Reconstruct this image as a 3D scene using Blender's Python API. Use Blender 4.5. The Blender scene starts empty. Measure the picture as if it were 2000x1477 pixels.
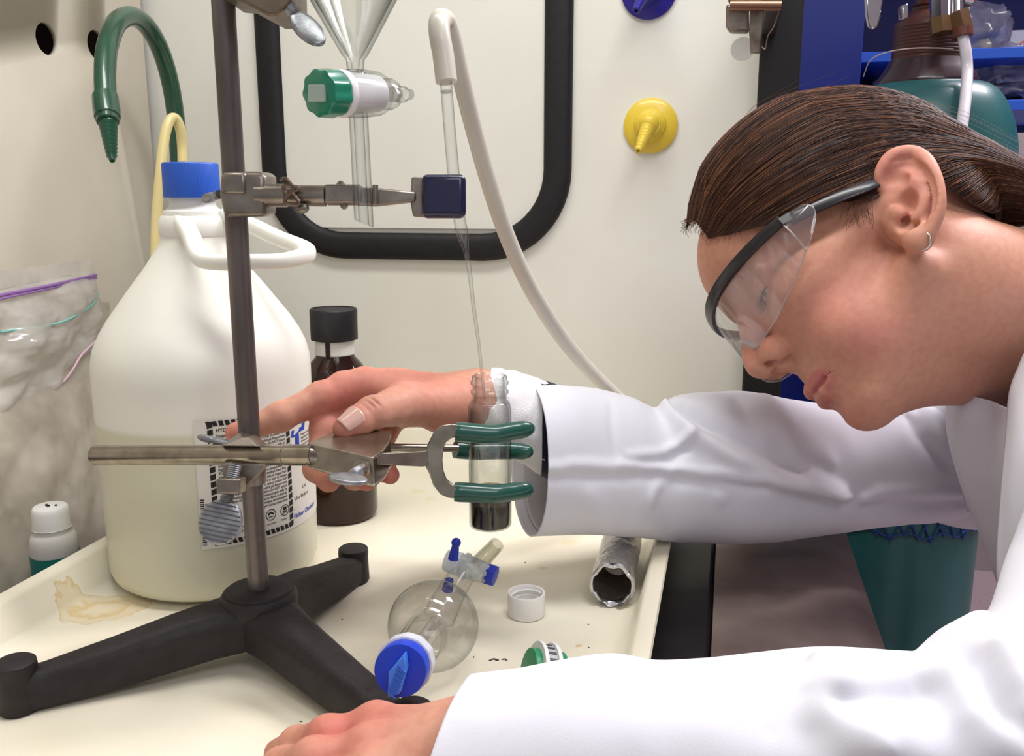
import bpy, bmesh, math, random
import numpy as np
from math import sin, cos, pi, radians, sqrt, atan2
from mathutils import Vector, Matrix, noise as mnoise

S = bpy.context.scene
COL = S.collection
random.seed(7)
RNG = np.random.default_rng(7)

# ------------------------------------------------------------------ camera
F, CX, CY = 1750.0, 1000.0, 738.5            # focal length in pixels of the 2000 x 1477 frame
PITCH, YAW = radians(11.5), radians(13.5)
CAM = np.array([0.0, 0.0, 0.29])
FW = np.array([-sin(YAW) * cos(PITCH), cos(YAW) * cos(PITCH), -sin(PITCH)])
RT = np.array([cos(YAW), sin(YAW), 0.0])
UP = np.cross(RT, FW)
FH = np.array([-sin(YAW), cos(YAW), 0.0])
ZV = np.array([0.0, 0.0, 1.0])

cd = bpy.data.cameras.new('camera')
cd.sensor_width = 36.0
cd.lens = 36.0 * F / 2000.0
cd.clip_start = 0.01
cam = bpy.data.objects.new('camera', cd)
COL.objects.link(cam)
cam.location = CAM
cam.rotation_euler = (pi / 2 - PITCH, 0, YAW)
S.camera = cam

# ------------------------------------------------------------------ light
W = bpy.data.worlds.new('world')
S.world = W
W.use_nodes = True
W.node_tree.nodes['Background'].inputs[0].default_value = (0.93, 0.95, 1.0, 1)
W.node_tree.nodes['Background'].inputs[1].default_value = 0.42
S.view_settings.view_transform = 'Standard'
S.view_settings.look = 'None'
S.view_settings.gamma = 1.0
S.view_settings.use_curve_mapping = False
S.view_settings.exposure = 0.03

def area(name, loc, size, size_y, power, color, target):
    d = bpy.data.lights.new(name, 'AREA')
    d.shape = 'RECTANGLE'
    d.size, d.size_y = size, size_y
    d.energy = power
    d.color = color
    o = bpy.data.objects.new(name, d)
    COL.objects.link(o)
    o.location = loc
    o.rotation_euler = (Vector(target) - Vector(loc)).to_track_quat('-Z', 'Y').to_euler()
    return o
area('hood_lamp', (-0.10, 0.48, 1.12), 0.16, 0.9, 8.6, (1.0, 0.995, 0.975), (-0.12, 0.48, 0))
area('ceiling_lamp_near', (0.7, -0.9, 1.75), 1.2, 0.6, 11, (0.95, 0.94, 1.0), (0.3, 0.4, 0))
area('ceiling_lamp_far', (1.1, 1.6, 1.75), 0.4, 1.2, 55, (1.0, 0.93, 0.97), (0.9, 1.4, 0))

# ------------------------------------------------------------------ pixel helpers (place things at their real distance)
def ray(px, py): return FW + RT * (px - CX) / F + UP * (CY - py) / F
def P(px, py, d): return CAM + ray(px, py) * d
def PZ(px, py, z):
    r = ray(px, py); return CAM + r * ((z - CAM[2]) / r[2])
def PX(px, py, x):
    r = ray(px, py); return CAM + r * ((x - CAM[0]) / r[0])
def PY(px, py, y):
    r = ray(px, py); return CAM + r * ((y - CAM[1]) / r[1])
def pr(p):
    q = np.asarray(p, float) - CAM; d = q @ FW
    return np.array([CX + F * (q @ RT) / d, CY - F * (q @ UP) / d, d])
def zat(x, y, py):
    k = (CY - py) / F
    a = np.array([x, y, 0.0]) - CAM
    m = UP - k * FW
    return -(a @ m) / m[2]
def unit(v):
    v = np.asarray(v, float); return v / (np.linalg.norm(v) + 1e-12)
def V3(*a): return np.array(a, float)

# ------------------------------------------------------------------ materials
MATS = {}
def srgb(r, g, b):
    f = lambda c: (c / 255 / 12.92) if c <= 10.3 else ((c / 255 + 0.055) / 1.055) ** 2.4
    return (f(r), f(g), f(b), 1.0)
def mat(name, rgb, rough=0.5, metal=0.0, trans=0.0, ior=1.45, sss=0.0, sss_r=(0.01, 0.008, 0.006), coat=0.0,
        var=0.0, var_scale=20.0, var_rgb=None, bump=0.0, bump_scale=200.0, stretch=None, alpha=1.0, spec=0.5, sheen=0.0, detail=4.0):
    if name in MATS: return MATS[name]
    m = bpy.data.materials.new(name); m.use_nodes = True
    nt = m.node_tree; b = nt.nodes['Principled BSDF']
    b.inputs['Base Color'].default_value = srgb(*rgb)
    b.inputs['Roughness'].default_value = rough
    b.inputs['Metallic'].default_value = metal
    b.inputs['Transmission Weight'].default_value = trans
    b.inputs['IOR'].default_value = ior
    b.inputs['Specular IOR Level'].default_value = spec
    b.inputs['Coat Weight'].default_value = coat
    b.inputs['Alpha'].default_value = alpha
    b.inputs['Sheen Weight'].default_value = sheen
    if sss:
        b.inputs['Subsurface Weight'].default_value = sss
        b.inputs['Subsurface Radius'].default_value = (1, 1, 1)
        b.inputs['Subsurface Radius'].default_value = sss_r
        b.inputs['Subsurface Scale'].default_value = 1.0
    tc = nt.nodes.new('ShaderNodeTexCoord')
    src = tc.outputs['Object']
    if stretch:
        mp = nt.nodes.new('ShaderNodeMapping'); mp.inputs['Scale'].default_value = stretch
        nt.links.new(src, mp.inputs['Vector']); src = mp.outputs[0]
    if var > 0:
        n = nt.nodes.new('ShaderNodeTexNoise'); n.inputs['Scale'].default_value = var_scale; n.inputs['Detail'].default_value = detail
        nt.links.new(src, n.inputs['Vector'])
        r = nt.nodes.new('ShaderNodeValToRGB')
        r.color_ramp.elements[0].position = 0.35; r.color_ramp.elements[1].position = 0.7
        c2 = var_rgb if var_rgb else tuple(max(0, c * (1 - var)) for c in rgb)
        r.color_ramp.elements[0].color = srgb(*rgb); r.color_ramp.elements[1].color = srgb(*c2)
        nt.links.new(n.outputs[0], r.inputs[0]); nt.links.new(r.outputs[0], b.inputs['Base Color'])
    if bump > 0:
        n2 = nt.nodes.new('ShaderNodeTexNoise'); n2.inputs['Scale'].default_value = bump_scale; n2.inputs['Detail'].default_value = 3
        nt.links.new(src, n2.inputs['Vector'])
        bp = nt.nodes.new('ShaderNodeBump'); bp.inputs['Strength'].default_value = bump; bp.inputs['Distance'].default_value = 0.001
        nt.links.new(n2.outputs[0], bp.inputs['Height']); nt.links.new(bp.outputs[0], b.inputs['Normal'])
    MATS[name] = m
    return m
def thin(name, tint=(1, 1, 1), edge=(0.72, 0.74, 0.74), rough=0.02, ior=1.5, gain=1.0, haze=0.0, haze_rgb=(230, 230, 230)):
    """thin-walled clear sheet: straight-through light, darker along grazing paths, Fresnel reflection, optional haze"""
    if name in MATS: return MATS[name]
    m = bpy.data.materials.new(name); m.use_nodes = True
    nt = m.node_tree; nt.nodes.remove(nt.nodes['Principled BSDF']); out = nt.nodes['Material Output']
    lw = nt.nodes.new('ShaderNodeLayerWeight'); lw.inputs['Blend'].default_value = 0.5
    pw = nt.nodes.new('ShaderNodeMath'); pw.operation = 'POWER'; pw.inputs[1].default_value = 1.7
    nt.links.new(lw.outputs['Facing'], pw.inputs[0])
    mx = nt.nodes.new('ShaderNodeMix'); mx.data_type = 'RGBA'
    mx.inputs[6].default_value = (*tint, 1); mx.inputs[7].default_value = (*edge, 1)
    nt.links.new(pw.outputs[0], mx.inputs[0])
    tr = nt.nodes.new('ShaderNodeBsdfTransparent'); nt.links.new(mx.outputs[2], tr.inputs[0])
    gl = nt.nodes.new('ShaderNodeBsdfGlossy'); gl.inputs['Roughness'].default_value = rough
    p5 = nt.nodes.new('ShaderNodeMath'); p5.operation = 'POWER'; p5.inputs[1].default_value = 5.0      # Schlick
    nt.links.new(lw.outputs['Facing'], p5.inputs[0])
    f0 = ((ior - 1) / (ior + 1)) ** 2
    fm = nt.nodes.new('ShaderNodeMath'); fm.operation = 'MULTIPLY_ADD'; fm.inputs[1].default_value = (1 - f0) * min(1, gain) * .8; fm.inputs[2].default_value = f0 * gain * 1.6; fm.use_clamp = True
    nt.links.new(p5.outputs[0], fm.inputs[0])
    ms = nt.nodes.new('ShaderNodeMixShader'); nt.links.new(fm.outputs[0], ms.inputs[0])
    nt.links.new(tr.outputs[0], ms.inputs[1]); nt.links.new(gl.outputs[0], ms.inputs[2])
    last = ms
    if haze > 0:
        df = nt.nodes.new('ShaderNodeBsdfTranslucent'); df.inputs[0].default_value = srgb(*haze_rgb)
        d2 = nt.nodes.new('ShaderNodeBsdfDiffuse'); d2.inputs[0].default_value = srgb(*haze_rgb)
        dm = nt.nodes.new('ShaderNodeMixShader'); dm.inputs[0].default_value = 0.5
        nt.links.new(df.outputs[0], dm.inputs[1]); nt.links.new(d2.outputs[0], dm.inputs[2])
        hm = nt.nodes.new('ShaderNodeMixShader')
        tcn = nt.nodes.new('ShaderNodeTexCoord'); nz = nt.nodes.new('ShaderNodeTexNoise')
        nz.inputs['Scale'].default_value = 25; nt.links.new(tcn.outputs['Object'], nz.inputs['Vector'])
        mr = nt.nodes.new('ShaderNodeMapRange'); mr.inputs[1].default_value = 0.3; mr.inputs[2].default_value = 0.7
        mr.inputs[3].default_value = haze * 0.7; mr.inputs[4].default_value = min(1, haze * 1.3)
        nt.links.new(nz.outputs[0], mr.inputs[0]); nt.links.new(mr.outputs[0], hm.inputs[0])
        nt.links.new(ms.outputs[0], hm.inputs[1]); nt.links.new(dm.outputs[0], hm.inputs[2]); last = hm
    nt.links.new(last.outputs[0], out.inputs['Surface'])
    MATS[name] = m
    return m

# ------------------------------------------------------------------ mesh building
def frame_of(d):
    d = unit(d); a = V3(0, 0, 1) if abs(d[2]) < 0.9 else V3(1, 0, 0)
    x = unit(np.cross(a, d)); return x, np.cross(d, x), d
class MB:
    def __init__(s): s.v = []; s.f = []
    def add(s, verts, faces):
        o = len(s.v); s.v.extend([tuple(map(float, p)) for p in verts]); s.f.extend([tuple(i + o for i in f) for f in faces]); return s
    def box(s, c, ax, h):
        c = np.asarray(c, float); ax = [np.asarray(a, float) for a in ax]
        vs = [c + ax[0] * h[0] * i + ax[1] * h[1] * j + ax[2] * h[2] * k for i in (-1, 1) for j in (-1, 1) for k in (-1, 1)]
        return s.add(vs, [(0, 1, 3, 2), (4, 6, 7, 5), (0, 4, 5, 1), (2, 3, 7, 6), (0, 2, 6, 4), (1, 5, 7, 3)])
    def abox(s, lo, hi):
        lo = np.asarray(lo, float); hi = np.asarray(hi, float)
        return s.box((lo + hi) / 2, np.eye(3), (hi - lo) / 2)
    def lathe(s, base, axis, prof, n=48, cap0=True, cap1=True, wob=None):
        x, y, d = frame_of(axis); base = np.asarray(base, float); vs = []
        for t, r in prof:
            for i in range(n):
                a = 2 * pi * i / n; rr = r if wob is None else r * wob(a, t)
                vs.append(base + d * t + (x * cos(a) + y * sin(a)) * rr)
        fs = []; m = len(prof)
        for j in range(m - 1):
            for i in range(n):
                k = (i + 1) % n; fs.append((j * n + i, j * n + k, (j + 1) * n + k, (j + 1) * n + i))
        if cap0: fs.append(tuple(range(n - 1, -1, -1)))
        if cap1: fs.append(tuple((m - 1) * n + i for i in range(n)))
        return s.add(vs, fs)
    def cyl(s, a, b, r, r2=None, n=32, cap=True):
        a = np.asarray(a, float); b = np.asarray(b, float)
        return s.lathe(a, b - a, [(0, r), (np.linalg.norm(b - a), r if r2 is None else r2)], n, cap, cap)
    def tube(s, pts, r, n=16, cap=True, closed=False, prof=None, upv=None):
        """sweep along pts; r number or list; prof(a)->(u,v) multipliers"""
        pts = [np.asarray(p, float) for p in pts]; m = len(pts)
        rs = r if hasattr(r, '__len__') else [r] * m
        T = []
        for i in range(m):
            a = pts[(i - 1) % m] if (closed or i > 0) else pts[i]; b = pts[(i + 1) % m] if (closed or i < m - 1) else pts[i]
            T.append(unit(b - a))
        N = np.asarray(upv, float) if upv is not None else frame_of(T[0])[0]
        vs = []
        for i in range(m):
            if upv is not None: N = np.asarray(upv, float)
            N = unit(N - T[i] * (N @ T[i])); B = np.cross(T[i], N)
            for k in range(n):
                a = 2 * pi * k / n
                u, w = (cos(a), sin(a)) if prof is None else prof(a)
                vs.append(pts[i] + (N * u + B * w) * rs[i])
        fs = []
        for j in range(m if closed else m - 1):
            j2 = (j + 1) % m
            for i in range(n):
                k = (i + 1) % n; fs.append((j * n + i, j * n + k, j2 * n + k, j2 * n + i))
        if cap and not closed:
            fs.append(tuple(range(n - 1, -1, -1))); fs.append(tuple((m - 1) * n + i for i in range(n)))
        return s.add(vs, fs)
    def ball(s, c, r, ax=None, n=24, m=14):
        c = np.asarray(c, float); r = r if hasattr(r, '__len__') else (r, r, r); ax = np.eye(3) if ax is None else ax
        vs = []; fs = []
        for j in range(m + 1):
            t = pi * j / m
            for i in range(n):
                a = 2 * pi * i / n
                vs.append(c + ax[0] * r[0] * sin(t) * cos(a) + ax[1] * r[1] * sin(t) * sin(a) + ax[2] * r[2] * cos(t))
        for j in range(m):
            for i in range(n):
                k = (i + 1) % n; fs.append((j * n + i, (j + 1) * n + i, (j + 1) * n + k, j * n + k))
        return s.add(vs, fs)
    def prism(s, poly, thick):
        """polygon (3D points) extruded by the vector thick"""
        poly = [np.asarray(p, float) for p in poly]; n = len(poly); t = np.asarray(thick, float)
        vs = poly + [p + t for p in poly]
        fs = [tuple(range(n - 1, -1, -1)), tuple(range(n, 2 * n))] + [(i, (i + 1) % n, n + (i + 1) % n, n + i) for i in range(n)]
        return s.add(vs, fs)
    def grid(s, fn, nu, nv, closed_u=False, closed_v=False):
        vs = [fn(i / (nu if closed_u else nu - 1), j / (nv if closed_v else nv - 1)) for i in range(nu) for j in range(nv)]
        fs = []
        for i in range(nu if closed_u else nu - 1):
            for j in range(nv if closed_v else nv - 1):
                a, b = (i + 1) % nu, (j + 1) % nv
                fs.append((i * nv + j, a * nv + j, a * nv + b, i * nv + b))
        return s.add(vs, fs)
    def build(s, name, material, parent=None, smooth=35, bevel=0, seg=2, subsurf=0, solid=0, fix=True):
        me = bpy.data.meshes.new(name); me.from_pydata(s.v, [], s.f); me.update()
        if fix:
            bm = bmesh.new(); bm.from_mesh(me)
            bmesh.ops.remove_doubles(bm, verts=bm.verts, dist=1e-6)
            bmesh.ops.recalc_face_normals(bm, faces=bm.faces)
            bm.to_mesh(me); bm.free()
        return finish(name, me, material, parent, smooth, bevel, seg, subsurf, solid)
def finish(name, me, material, parent=None, smooth=35, bevel=0, seg=2, subsurf=0, solid=0):
    if smooth:
        me.polygons.foreach_set('use_smooth', [True] * len(me.polygons))
        if smooth < 180: me.set_sharp_from_angle(angle=radians(smooth))
    if material: me.materials.append(material)
    o = bpy.data.objects.new(name, me); COL.objects.link(o)
    if parent is not None:
        o.parent = parent; o.matrix_parent_inverse = Matrix.Translation(-Vector(parent.location))
    if bevel:
        b = o.modifiers.new('bevel', 'BEVEL'); b.width = bevel; b.segments = seg; b.limit_method = 'ANGLE'; b.angle_limit = radians(40)
        b.harden_normals = False
    if solid:
        b = o.modifiers.new('solid', 'SOLIDIFY'); b.thickness = solid; b.offset = 0
    if subsurf:
        b = o.modifiers.new('sub', 'SUBSURF'); b.levels = subsurf; b.render_levels = subsurf
    return o
def thing(name, label, cat, loc, group=None):
    o = bpy.data.objects.new(name, None); COL.objects.link(o); o.location = loc; o.empty_display_size = 0.02
    return tag(o, label, cat, group)
def tag(o, label, cat, group=None, kind=None):
    o['label'] = label; o['category'] = cat
    if group: o['group'] = group
    if kind: o['kind'] = kind
    return o
def struct(o): o['kind'] = 'structure'; return o
def bez(pts, n=12):
    """Catmull-Rom through the points"""
    pts = [np.asarray(p, float) for p in pts]; q = [2 * pts[0] - pts[1]] + pts + [2 * pts[-1] - pts[-2]]; out = []
    for i in range(1, len(q) - 2):
        for k in range(n):
            t = k / n; a, b, c, d = q[i - 1], q[i], q[i + 1], q[i + 2]
            out.append(0.5 * (2 * b + (c - a) * t + (2 * a - 5 * b + 4 * c - d) * t * t + (3 * b - a - 3 * c + d) * t ** 3))
    out.append(q[-2]); return out
def lerp(a, b, t): return a + (b - a) * t
def bake(o):
    """apply an object's modifiers into its mesh"""
    dg = bpy.context.evaluated_depsgraph_get(); me = bpy.data.meshes.new_from_object(o.evaluated_get(dg)); o.modifiers.clear(); o.data = me
def text_mesh(txt, size, align='LEFT', bold=False):
    c = bpy.data.curves.new('txt', 'FONT'); c.body = txt; c.size = size; c.align_x = align; c.resolution_u = 2
    if bold: c.offset = size * 0.018
    o = bpy.data.objects.new('txt', c); COL.objects.link(o)
    dg = bpy.context.evaluated_depsgraph_get(); me = bpy.data.meshes.new_from_object(o.evaluated_get(dg))
    vs = np.array([v.co[:] for v in me.vertices]); fs = [tuple(p.vertices) for p in me.polygons]
    bpy.data.objects.remove(o); bpy.data.curves.remove(c); bpy.data.meshes.remove(me)
    return vs, fs
# ================================================================== setting
YW, XB = 0.95, -0.652                 # side wall plane, baffle plane
M_liner = mat('hood_liner_white', (232, 231, 222), 0.45, var=0.04, var_scale=6, var_rgb=(227, 225, 214), bump=0.03, bump_scale=60)
M_baffle = mat('baffle_offwhite', (208, 200, 184), 0.5, var=0.05, var_scale=7, var_rgb=(200, 191, 174), bump=0.03, bump_scale=60)
M_dark = mat('dark_plenum', (64, 42, 36), 0.8)
M_epoxy = mat('black_epoxy', (16, 13, 16), 0.4, var=0.3, var_scale=40, var_rgb=(24, 19, 24))
M_black = mat('black_frame', (14, 10, 13), 0.5)
M_rubber = mat('black_rubber', (17, 13, 17), 0.6, var=0.3, var_scale=120, var_rgb=(26, 21, 26), bump=0.15, bump_scale=400)
M_cream = mat('cream_enamel', (236, 230, 208), 0.32, var=0.06, var_scale=9, var_rgb=(228, 219, 192))
M_steel = mat('brushed_steel', (150, 134, 128), 0.45, 0.55, var=0.25, var_scale=14, var_rgb=(122, 104, 100), bump=0.05, bump_scale=300)
M_blue = mat('blue_laminate', (24, 42, 140), 0.4, var=0.1, var_scale=5)
M_blue2 = mat('blue_cabinet_back', (28, 33, 104), 0.6)
M_bluee = mat('blue_shelf_edge', (36, 92, 205), 0.4)
M_floor = mat('lab_floor_vinyl', (228, 205, 208), 0.4, var=0.15, var_scale=160, var_rgb=(205, 180, 186))
M_wallg = mat('lab_wall_grey', (170, 158, 158), 0.7)
M_ceil = mat('ceiling_white', (235, 235, 235), 0.8)

def boxobj(name, lo, hi, m, parent=None, bevel=0):
    return MB().abox(lo, hi).build(name, m, parent, bevel=bevel)
struct(boxobj('wall_side', (XB - 0.06, YW, -0.03), (0.02, YW + 0.025, 1.2), M_liner))
struct(boxobj('floor_hood', (XB - 0.06, -0.6, -0.03), (0.0, YW, 0.0), M_epoxy, bevel=0.003))
struct(boxobj('ceiling_hood', (XB - 0.06, -0.6, 1.2), (0.06, YW + 0.025, 1.22), M_liner))
# baffle with real round holes
bf = struct(boxobj('wall_baffle', (XB - 0.006, -0.6, 0.02), (XB, YW - 0.012, 1.2), M_baffle))
for px, py in ((92, 76), (190, 88)):
    c = PX(px, py, XB)
    cu = MB().cyl((XB - 0.05, c[1], c[2]), (XB + 0.05, c[1], c[2]), 0.0152, n=40).build('cut', None)
    md = bf.modifiers.new('b', 'BOOLEAN'); md.object = cu; md.operation = 'DIFFERENCE'; md.solver = 'EXACT'
    bake(bf); bpy.data.objects.remove(cu)
struct(boxobj('wall_plenum', (XB - 0.07, -0.6, -0.03), (XB - 0.06, YW, 1.2), M_dark))
# hood front edge: black post and steel sill
struct(boxobj('trim_1', (0.02, YW - 0.02, -0.9), (0.058, YW + 0.06, 1.25), M_black, bevel=0.002))
sill = MB()
ys = (-0.6, YW + 0.05)
prof = [(0.001, -0.012), (0.001, 0.0), (0.03, 0.002), (0.1, -0.004), (0.116, -0.012), (0.118, -0.03), (0.112, -0.03), (0.03, -0.012)]
sill.prism([(x, ys[0], z) for x, z in prof], (0, ys[1] - ys[0], 0))
struct(sill.build('trim_2', M_steel, smooth=25))
# hood base cabinet under the sill
struct(boxobj('wall_cabinet', (XB - 0.06, -0.6, -0.9), (0.03, YW + 0.02, -0.035), mat('cabinet_grey', (120, 116, 116), 0.5)))
struct(boxobj('floor', (-1.2, -2.2, -0.92), (3.2, 3.4, -0.9), M_floor))
struct(boxobj('wall_lab', (-1.2, 3.0, -0.9), (3.2, 3.05, 1.9), M_wallg))
struct(boxobj('wall_right', (3.2, -2.2, -0.9), (3.25, 3.4, 1.9), M_wallg))
struct(boxobj('ceiling', (-1.2, -2.2, 1.9), (3.2, 3.4, 1.95), M_ceil))

# access panel with its thick rubber gasket on the side wall
def gasket():
    y = YW
    zb = PY(850, 482, y)[2]; xl = PY(527, 100, y)[0]; xr = PY(1092, 100, y)[0]
    zt = 0.95; R = 0.082; pts = []
    for cx, cz, a0 in ((xr - R, zb + R, -90), (xr - R, zt - R, 0), (xl + R, zt - R, 90), (xl + R, zb + R, 180)):
        for k in range(13):
            a = radians(a0 + 90 * k / 12); pts.append((cx + R * cos(a), y, cz + R * sin(a)))
    root = thing('access_panel', 'white access panel framed by a thick black rubber gasket on the hood wall', 'panel', ((xl + xr) / 2, y, zb))
    MB().abox((xl + .012, y - 0.003, zb + .02), (xr - .012, y + 0.001, zt)).build('panel', M_liner, root)
    hw = 0.0148
    MB().tube([np.array(p) + V3(0, -0.001, 0) for p in pts], 1.0, n=20, closed=True, upv=(0, -1, 0),
              prof=lambda a: ((max(0, cos(a)) ** 0.7) * 0.010 if cos(a) > 0 else 0.0, hw * (abs(sin(a)) ** 0.8) * (1 if sin(a) > 0 else -1))).build('gasket', M_rubber, root, smooth=60)
gasket()

# gas nozzles on the wall
def nozzle(px, py, m, label, name='gas_nozzle'):
    c = PY(px, py, YW)
    root = thing(name, label, 'nozzle', c)
    MB().lathe(c, (0, -1, 0), [(0, .0272), (.003, .0272), (.0055, .024), (.0075, .0165), (.009, .0155), (.0125, .015), (.0135, .0135), (.0165, .013), (.0175, .0115), (.021, .011)], 48).build('flange', m, root, smooth=30)
    a = c + V3(0, -.018, 0.001); d = unit(V3(-.17, -.62, -.62)); L = .040
    pf = [(-.006, .0078)]
    for k in range(9):
        t = .002 + k * .0042; r = .0078 - .0045 * k / 9; pf += [(t, r), (t + .0036, r - .0006), (t + .0037, r - .0001)]
    pf += [(L, .0032), (L, .0016), (L - .008, .0014)]
    MB().lathe(a, d, pf, 32, True, True).build('serrated_tip', m, root, smooth=28)
    MB().ball(a, .0105).build('elbow', m, root)
    return root
M_yel = mat('yellow_plastic', (226, 196, 62), 0.38, coat=0.2)
M_navy = mat('blue_plastic_dark', (40, 34, 140), 0.35)
nozzle(1271, 246, M_yel, 'yellow plastic gas nozzle with serrated tip on the white hood wall')
nozzle(1268, -18, M_navy, 'dark blue gas nozzle at the top edge, above the yellow nozzle')

# green gooseneck tap: stem on the side wall near the corner, loop coming forward
def gooseneck():
    M_g = mat('green_enamel', (34, 84, 60), 0.28, coat=0.4, var=0.15, var_scale=30)
    dA, dB = 0.99, 0.76
    pts = [P(330, 560, 1.02), P(348, 400, 1.0), P(348, 290, .985), P(338, 190, .965), P(318, 110, .935), P(290, 55, .90), P(258, 32, .865), P(228, 45, .83), P(210, 90, .80), P(205, 140, .785), P(206, 195, .775)]
    root = thing('gooseneck_tap', 'dark green gooseneck water tap with serrated hose nozzle', 'tap', pts[0])
    MB().tube(bez(pts, 8), [0.0092] * (10 * 8 + 1), n=24).build('neck', M_g, root, smooth=60)
    b = pts[-1]; d = unit(P(211, 240, .765) - b)
    MB().lathe(b, d, [(-.004, .0096), (-.003, .0108), (.012, .0112), (.0195, .0106), (.0205, .0092), (.0245, .0092), (.0255, .0072)], 40).build('collar', M_g, root, smooth=30)
    pf = [(0, .0068)]
    for k in range(9):
        t = .003 + k * .0042; r = .0078 - .0038 * k / 9; pf += [(t, r - .0016), (t + .001, r), (t + .0036, r - .0014)]
    pf += [(.043, .0022)]
    MB().lathe(b + d * .024, d, pf, 32).build('hose_barb', M_g, root, smooth=28)
    MB().lathe(P(334, 500, YW / 0.95 * 1.0), pts[0] - pts[1], [(-.004, .012), (.012, .013), (.02, .013)], 32).build('nut', M_g, root)
    # bracket that carries the stem on the wall
    e = pts[0]; MB().cyl(e, (e[0], YW, e[2] - .01), .009, n=24).build('wall_mount', M_g, root)
gooseneck()

# yellow latex tubing looping from behind the jug cap
def latex():
    M = mat('latex_tubing', (228, 212, 152), 0.35, sss=0.3, sss_r=(.004, .003, .002), coat=.2)
    pts = [P(357, 318, .845), P(356, 285, .845), P(352, 252, .84), P(343, 232, .835), P(332, 235, .83), P(322, 265, .825), P(314, 330, .82), P(307, 410, .82), P(304, 480, .82), P(304, 540, .82), P(308, 620, .825), P(318, 720, .84), P(330, 860, .86)]
    pts[-1][2] = 0.006
    pts = bez(pts, 8)
    pts.append(pts[-1] + V3(.02, 0.02, 0))
    root = thing('rubber_tubing', 'pale yellow latex tube bent over behind the blue jug cap', 'tube', pts[0])
    MB().tube(pts, .0047, n=18).build('tubing', M, root, smooth=60)
    a = P(357, 308, .845); MB().cyl(a, a + V3(0, 0, -.06), .0026, n=16).build('glass_nipple', mat('nipple_glass', (215, 220, 218), .08, trans=.3), root)
latex()

# sash hardware at the hood front edge
def hardware():
    y = .80
    M = mat('worn_zinc', (150, 138, 128), .35, .85, var=.3, var_scale=60, var_rgb=(96, 78, 68))
    c = PY(1475, 40, y)
    root = thing('sash_bracket', 'worn metal sash latch bracket with plastic roller on the black post', 'latch', c)
    q = lambda a, b, yy=y: PY(a, b, yy)
    MB().prism([q(1470, -120), q(1493, -120), q(1493, 20), q(1484, 104), q(1466, 104), q(1463, 60)], (0, .006, 0)).build('plate', M, root, bevel=.001)
    MB().prism([q(1418, 8), q(1463, 8), q(1463, 62), q(1426, 62), q(1417, 50)], (0, .012, 0)).build('block', M, root, bevel=.002)
    MB().prism([q(1422, -60), q(1463, -60), q(1463, 6), q(1422, 4)], (0, .01, 0)).build('block', M, root, bevel=.002)
    MB().cyl(q(1426, 11, y - .008), q(1526, 11, y - .008), .0042, n=20).build('pin', mat('copper_pin', (150, 112, 92), .3, .9), root)
    MB().cyl(q(1450, 96, y + .01), q(1450, 96, y + .022), .0095, n=32).build('roller', thin('clear_roller', (.93, .93, .9), (.7, .7, .68), haze=.35), root)
    MB().tube(bez([q(1524, 14), q(1512, 50), q(1500, 70), q(1495, 95), q(1488, 92)], 6), .0006, n=6).build('cable', M, root)
    MB().prism([q(1490, -120, y + .002), q(1529, -120, y + .002), q(1529, 16, y + .002), q(1494, 16, y + .002)], (0, YW - .02 - y - .002, 0)).build('arm', mat('bracket_dark', (58, 48, 46), .5, .6), root, bevel=.001)
hardware()

# ------------------------------------------------------------------ lab behind the hood: shelving, cylinder, floor
def shelving():
    y0, y1 = 1.50, 1.95
    root = thing('shelf_unit', 'blue laminate shelf unit standing behind the gas cylinder', 'shelf', (PY(1690, 500, y0)[0], y0, -.9))
    xl = PY(1520, 200, y0)[0]; xr = PY(1684, 100, y0)[0]
    boxb = lambda n, lo, hi, m: MB().abox(lo, hi).build(n, m, root, bevel=.001)
    boxb('end_panel', (xl - .1, y0, -.9), (xr, y0 + .02, 1.3), M_blue)
    boxb('side_panel', (xr - .02, y0 + .02, -.9), (xr, y1, 1.3), M_blue)
    zs = [PY(1900, 105, y0 + .1)[2], PY(1980, 205, y0 + .1)[2]]
    boxb('back_panel', (xr, y1, zs[1] - .02), (1.9, y1 + .02, 1.3), M_blue2)
    for z in zs + [zs[0] + .3]:
        boxb('shelf_board', (xr, y0 + .1, z - .008), (1.9, y1, z + .008), M_bluee)
    return y0 + .1, y1, zs
ys0, ys1, zsh = shelving()

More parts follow.
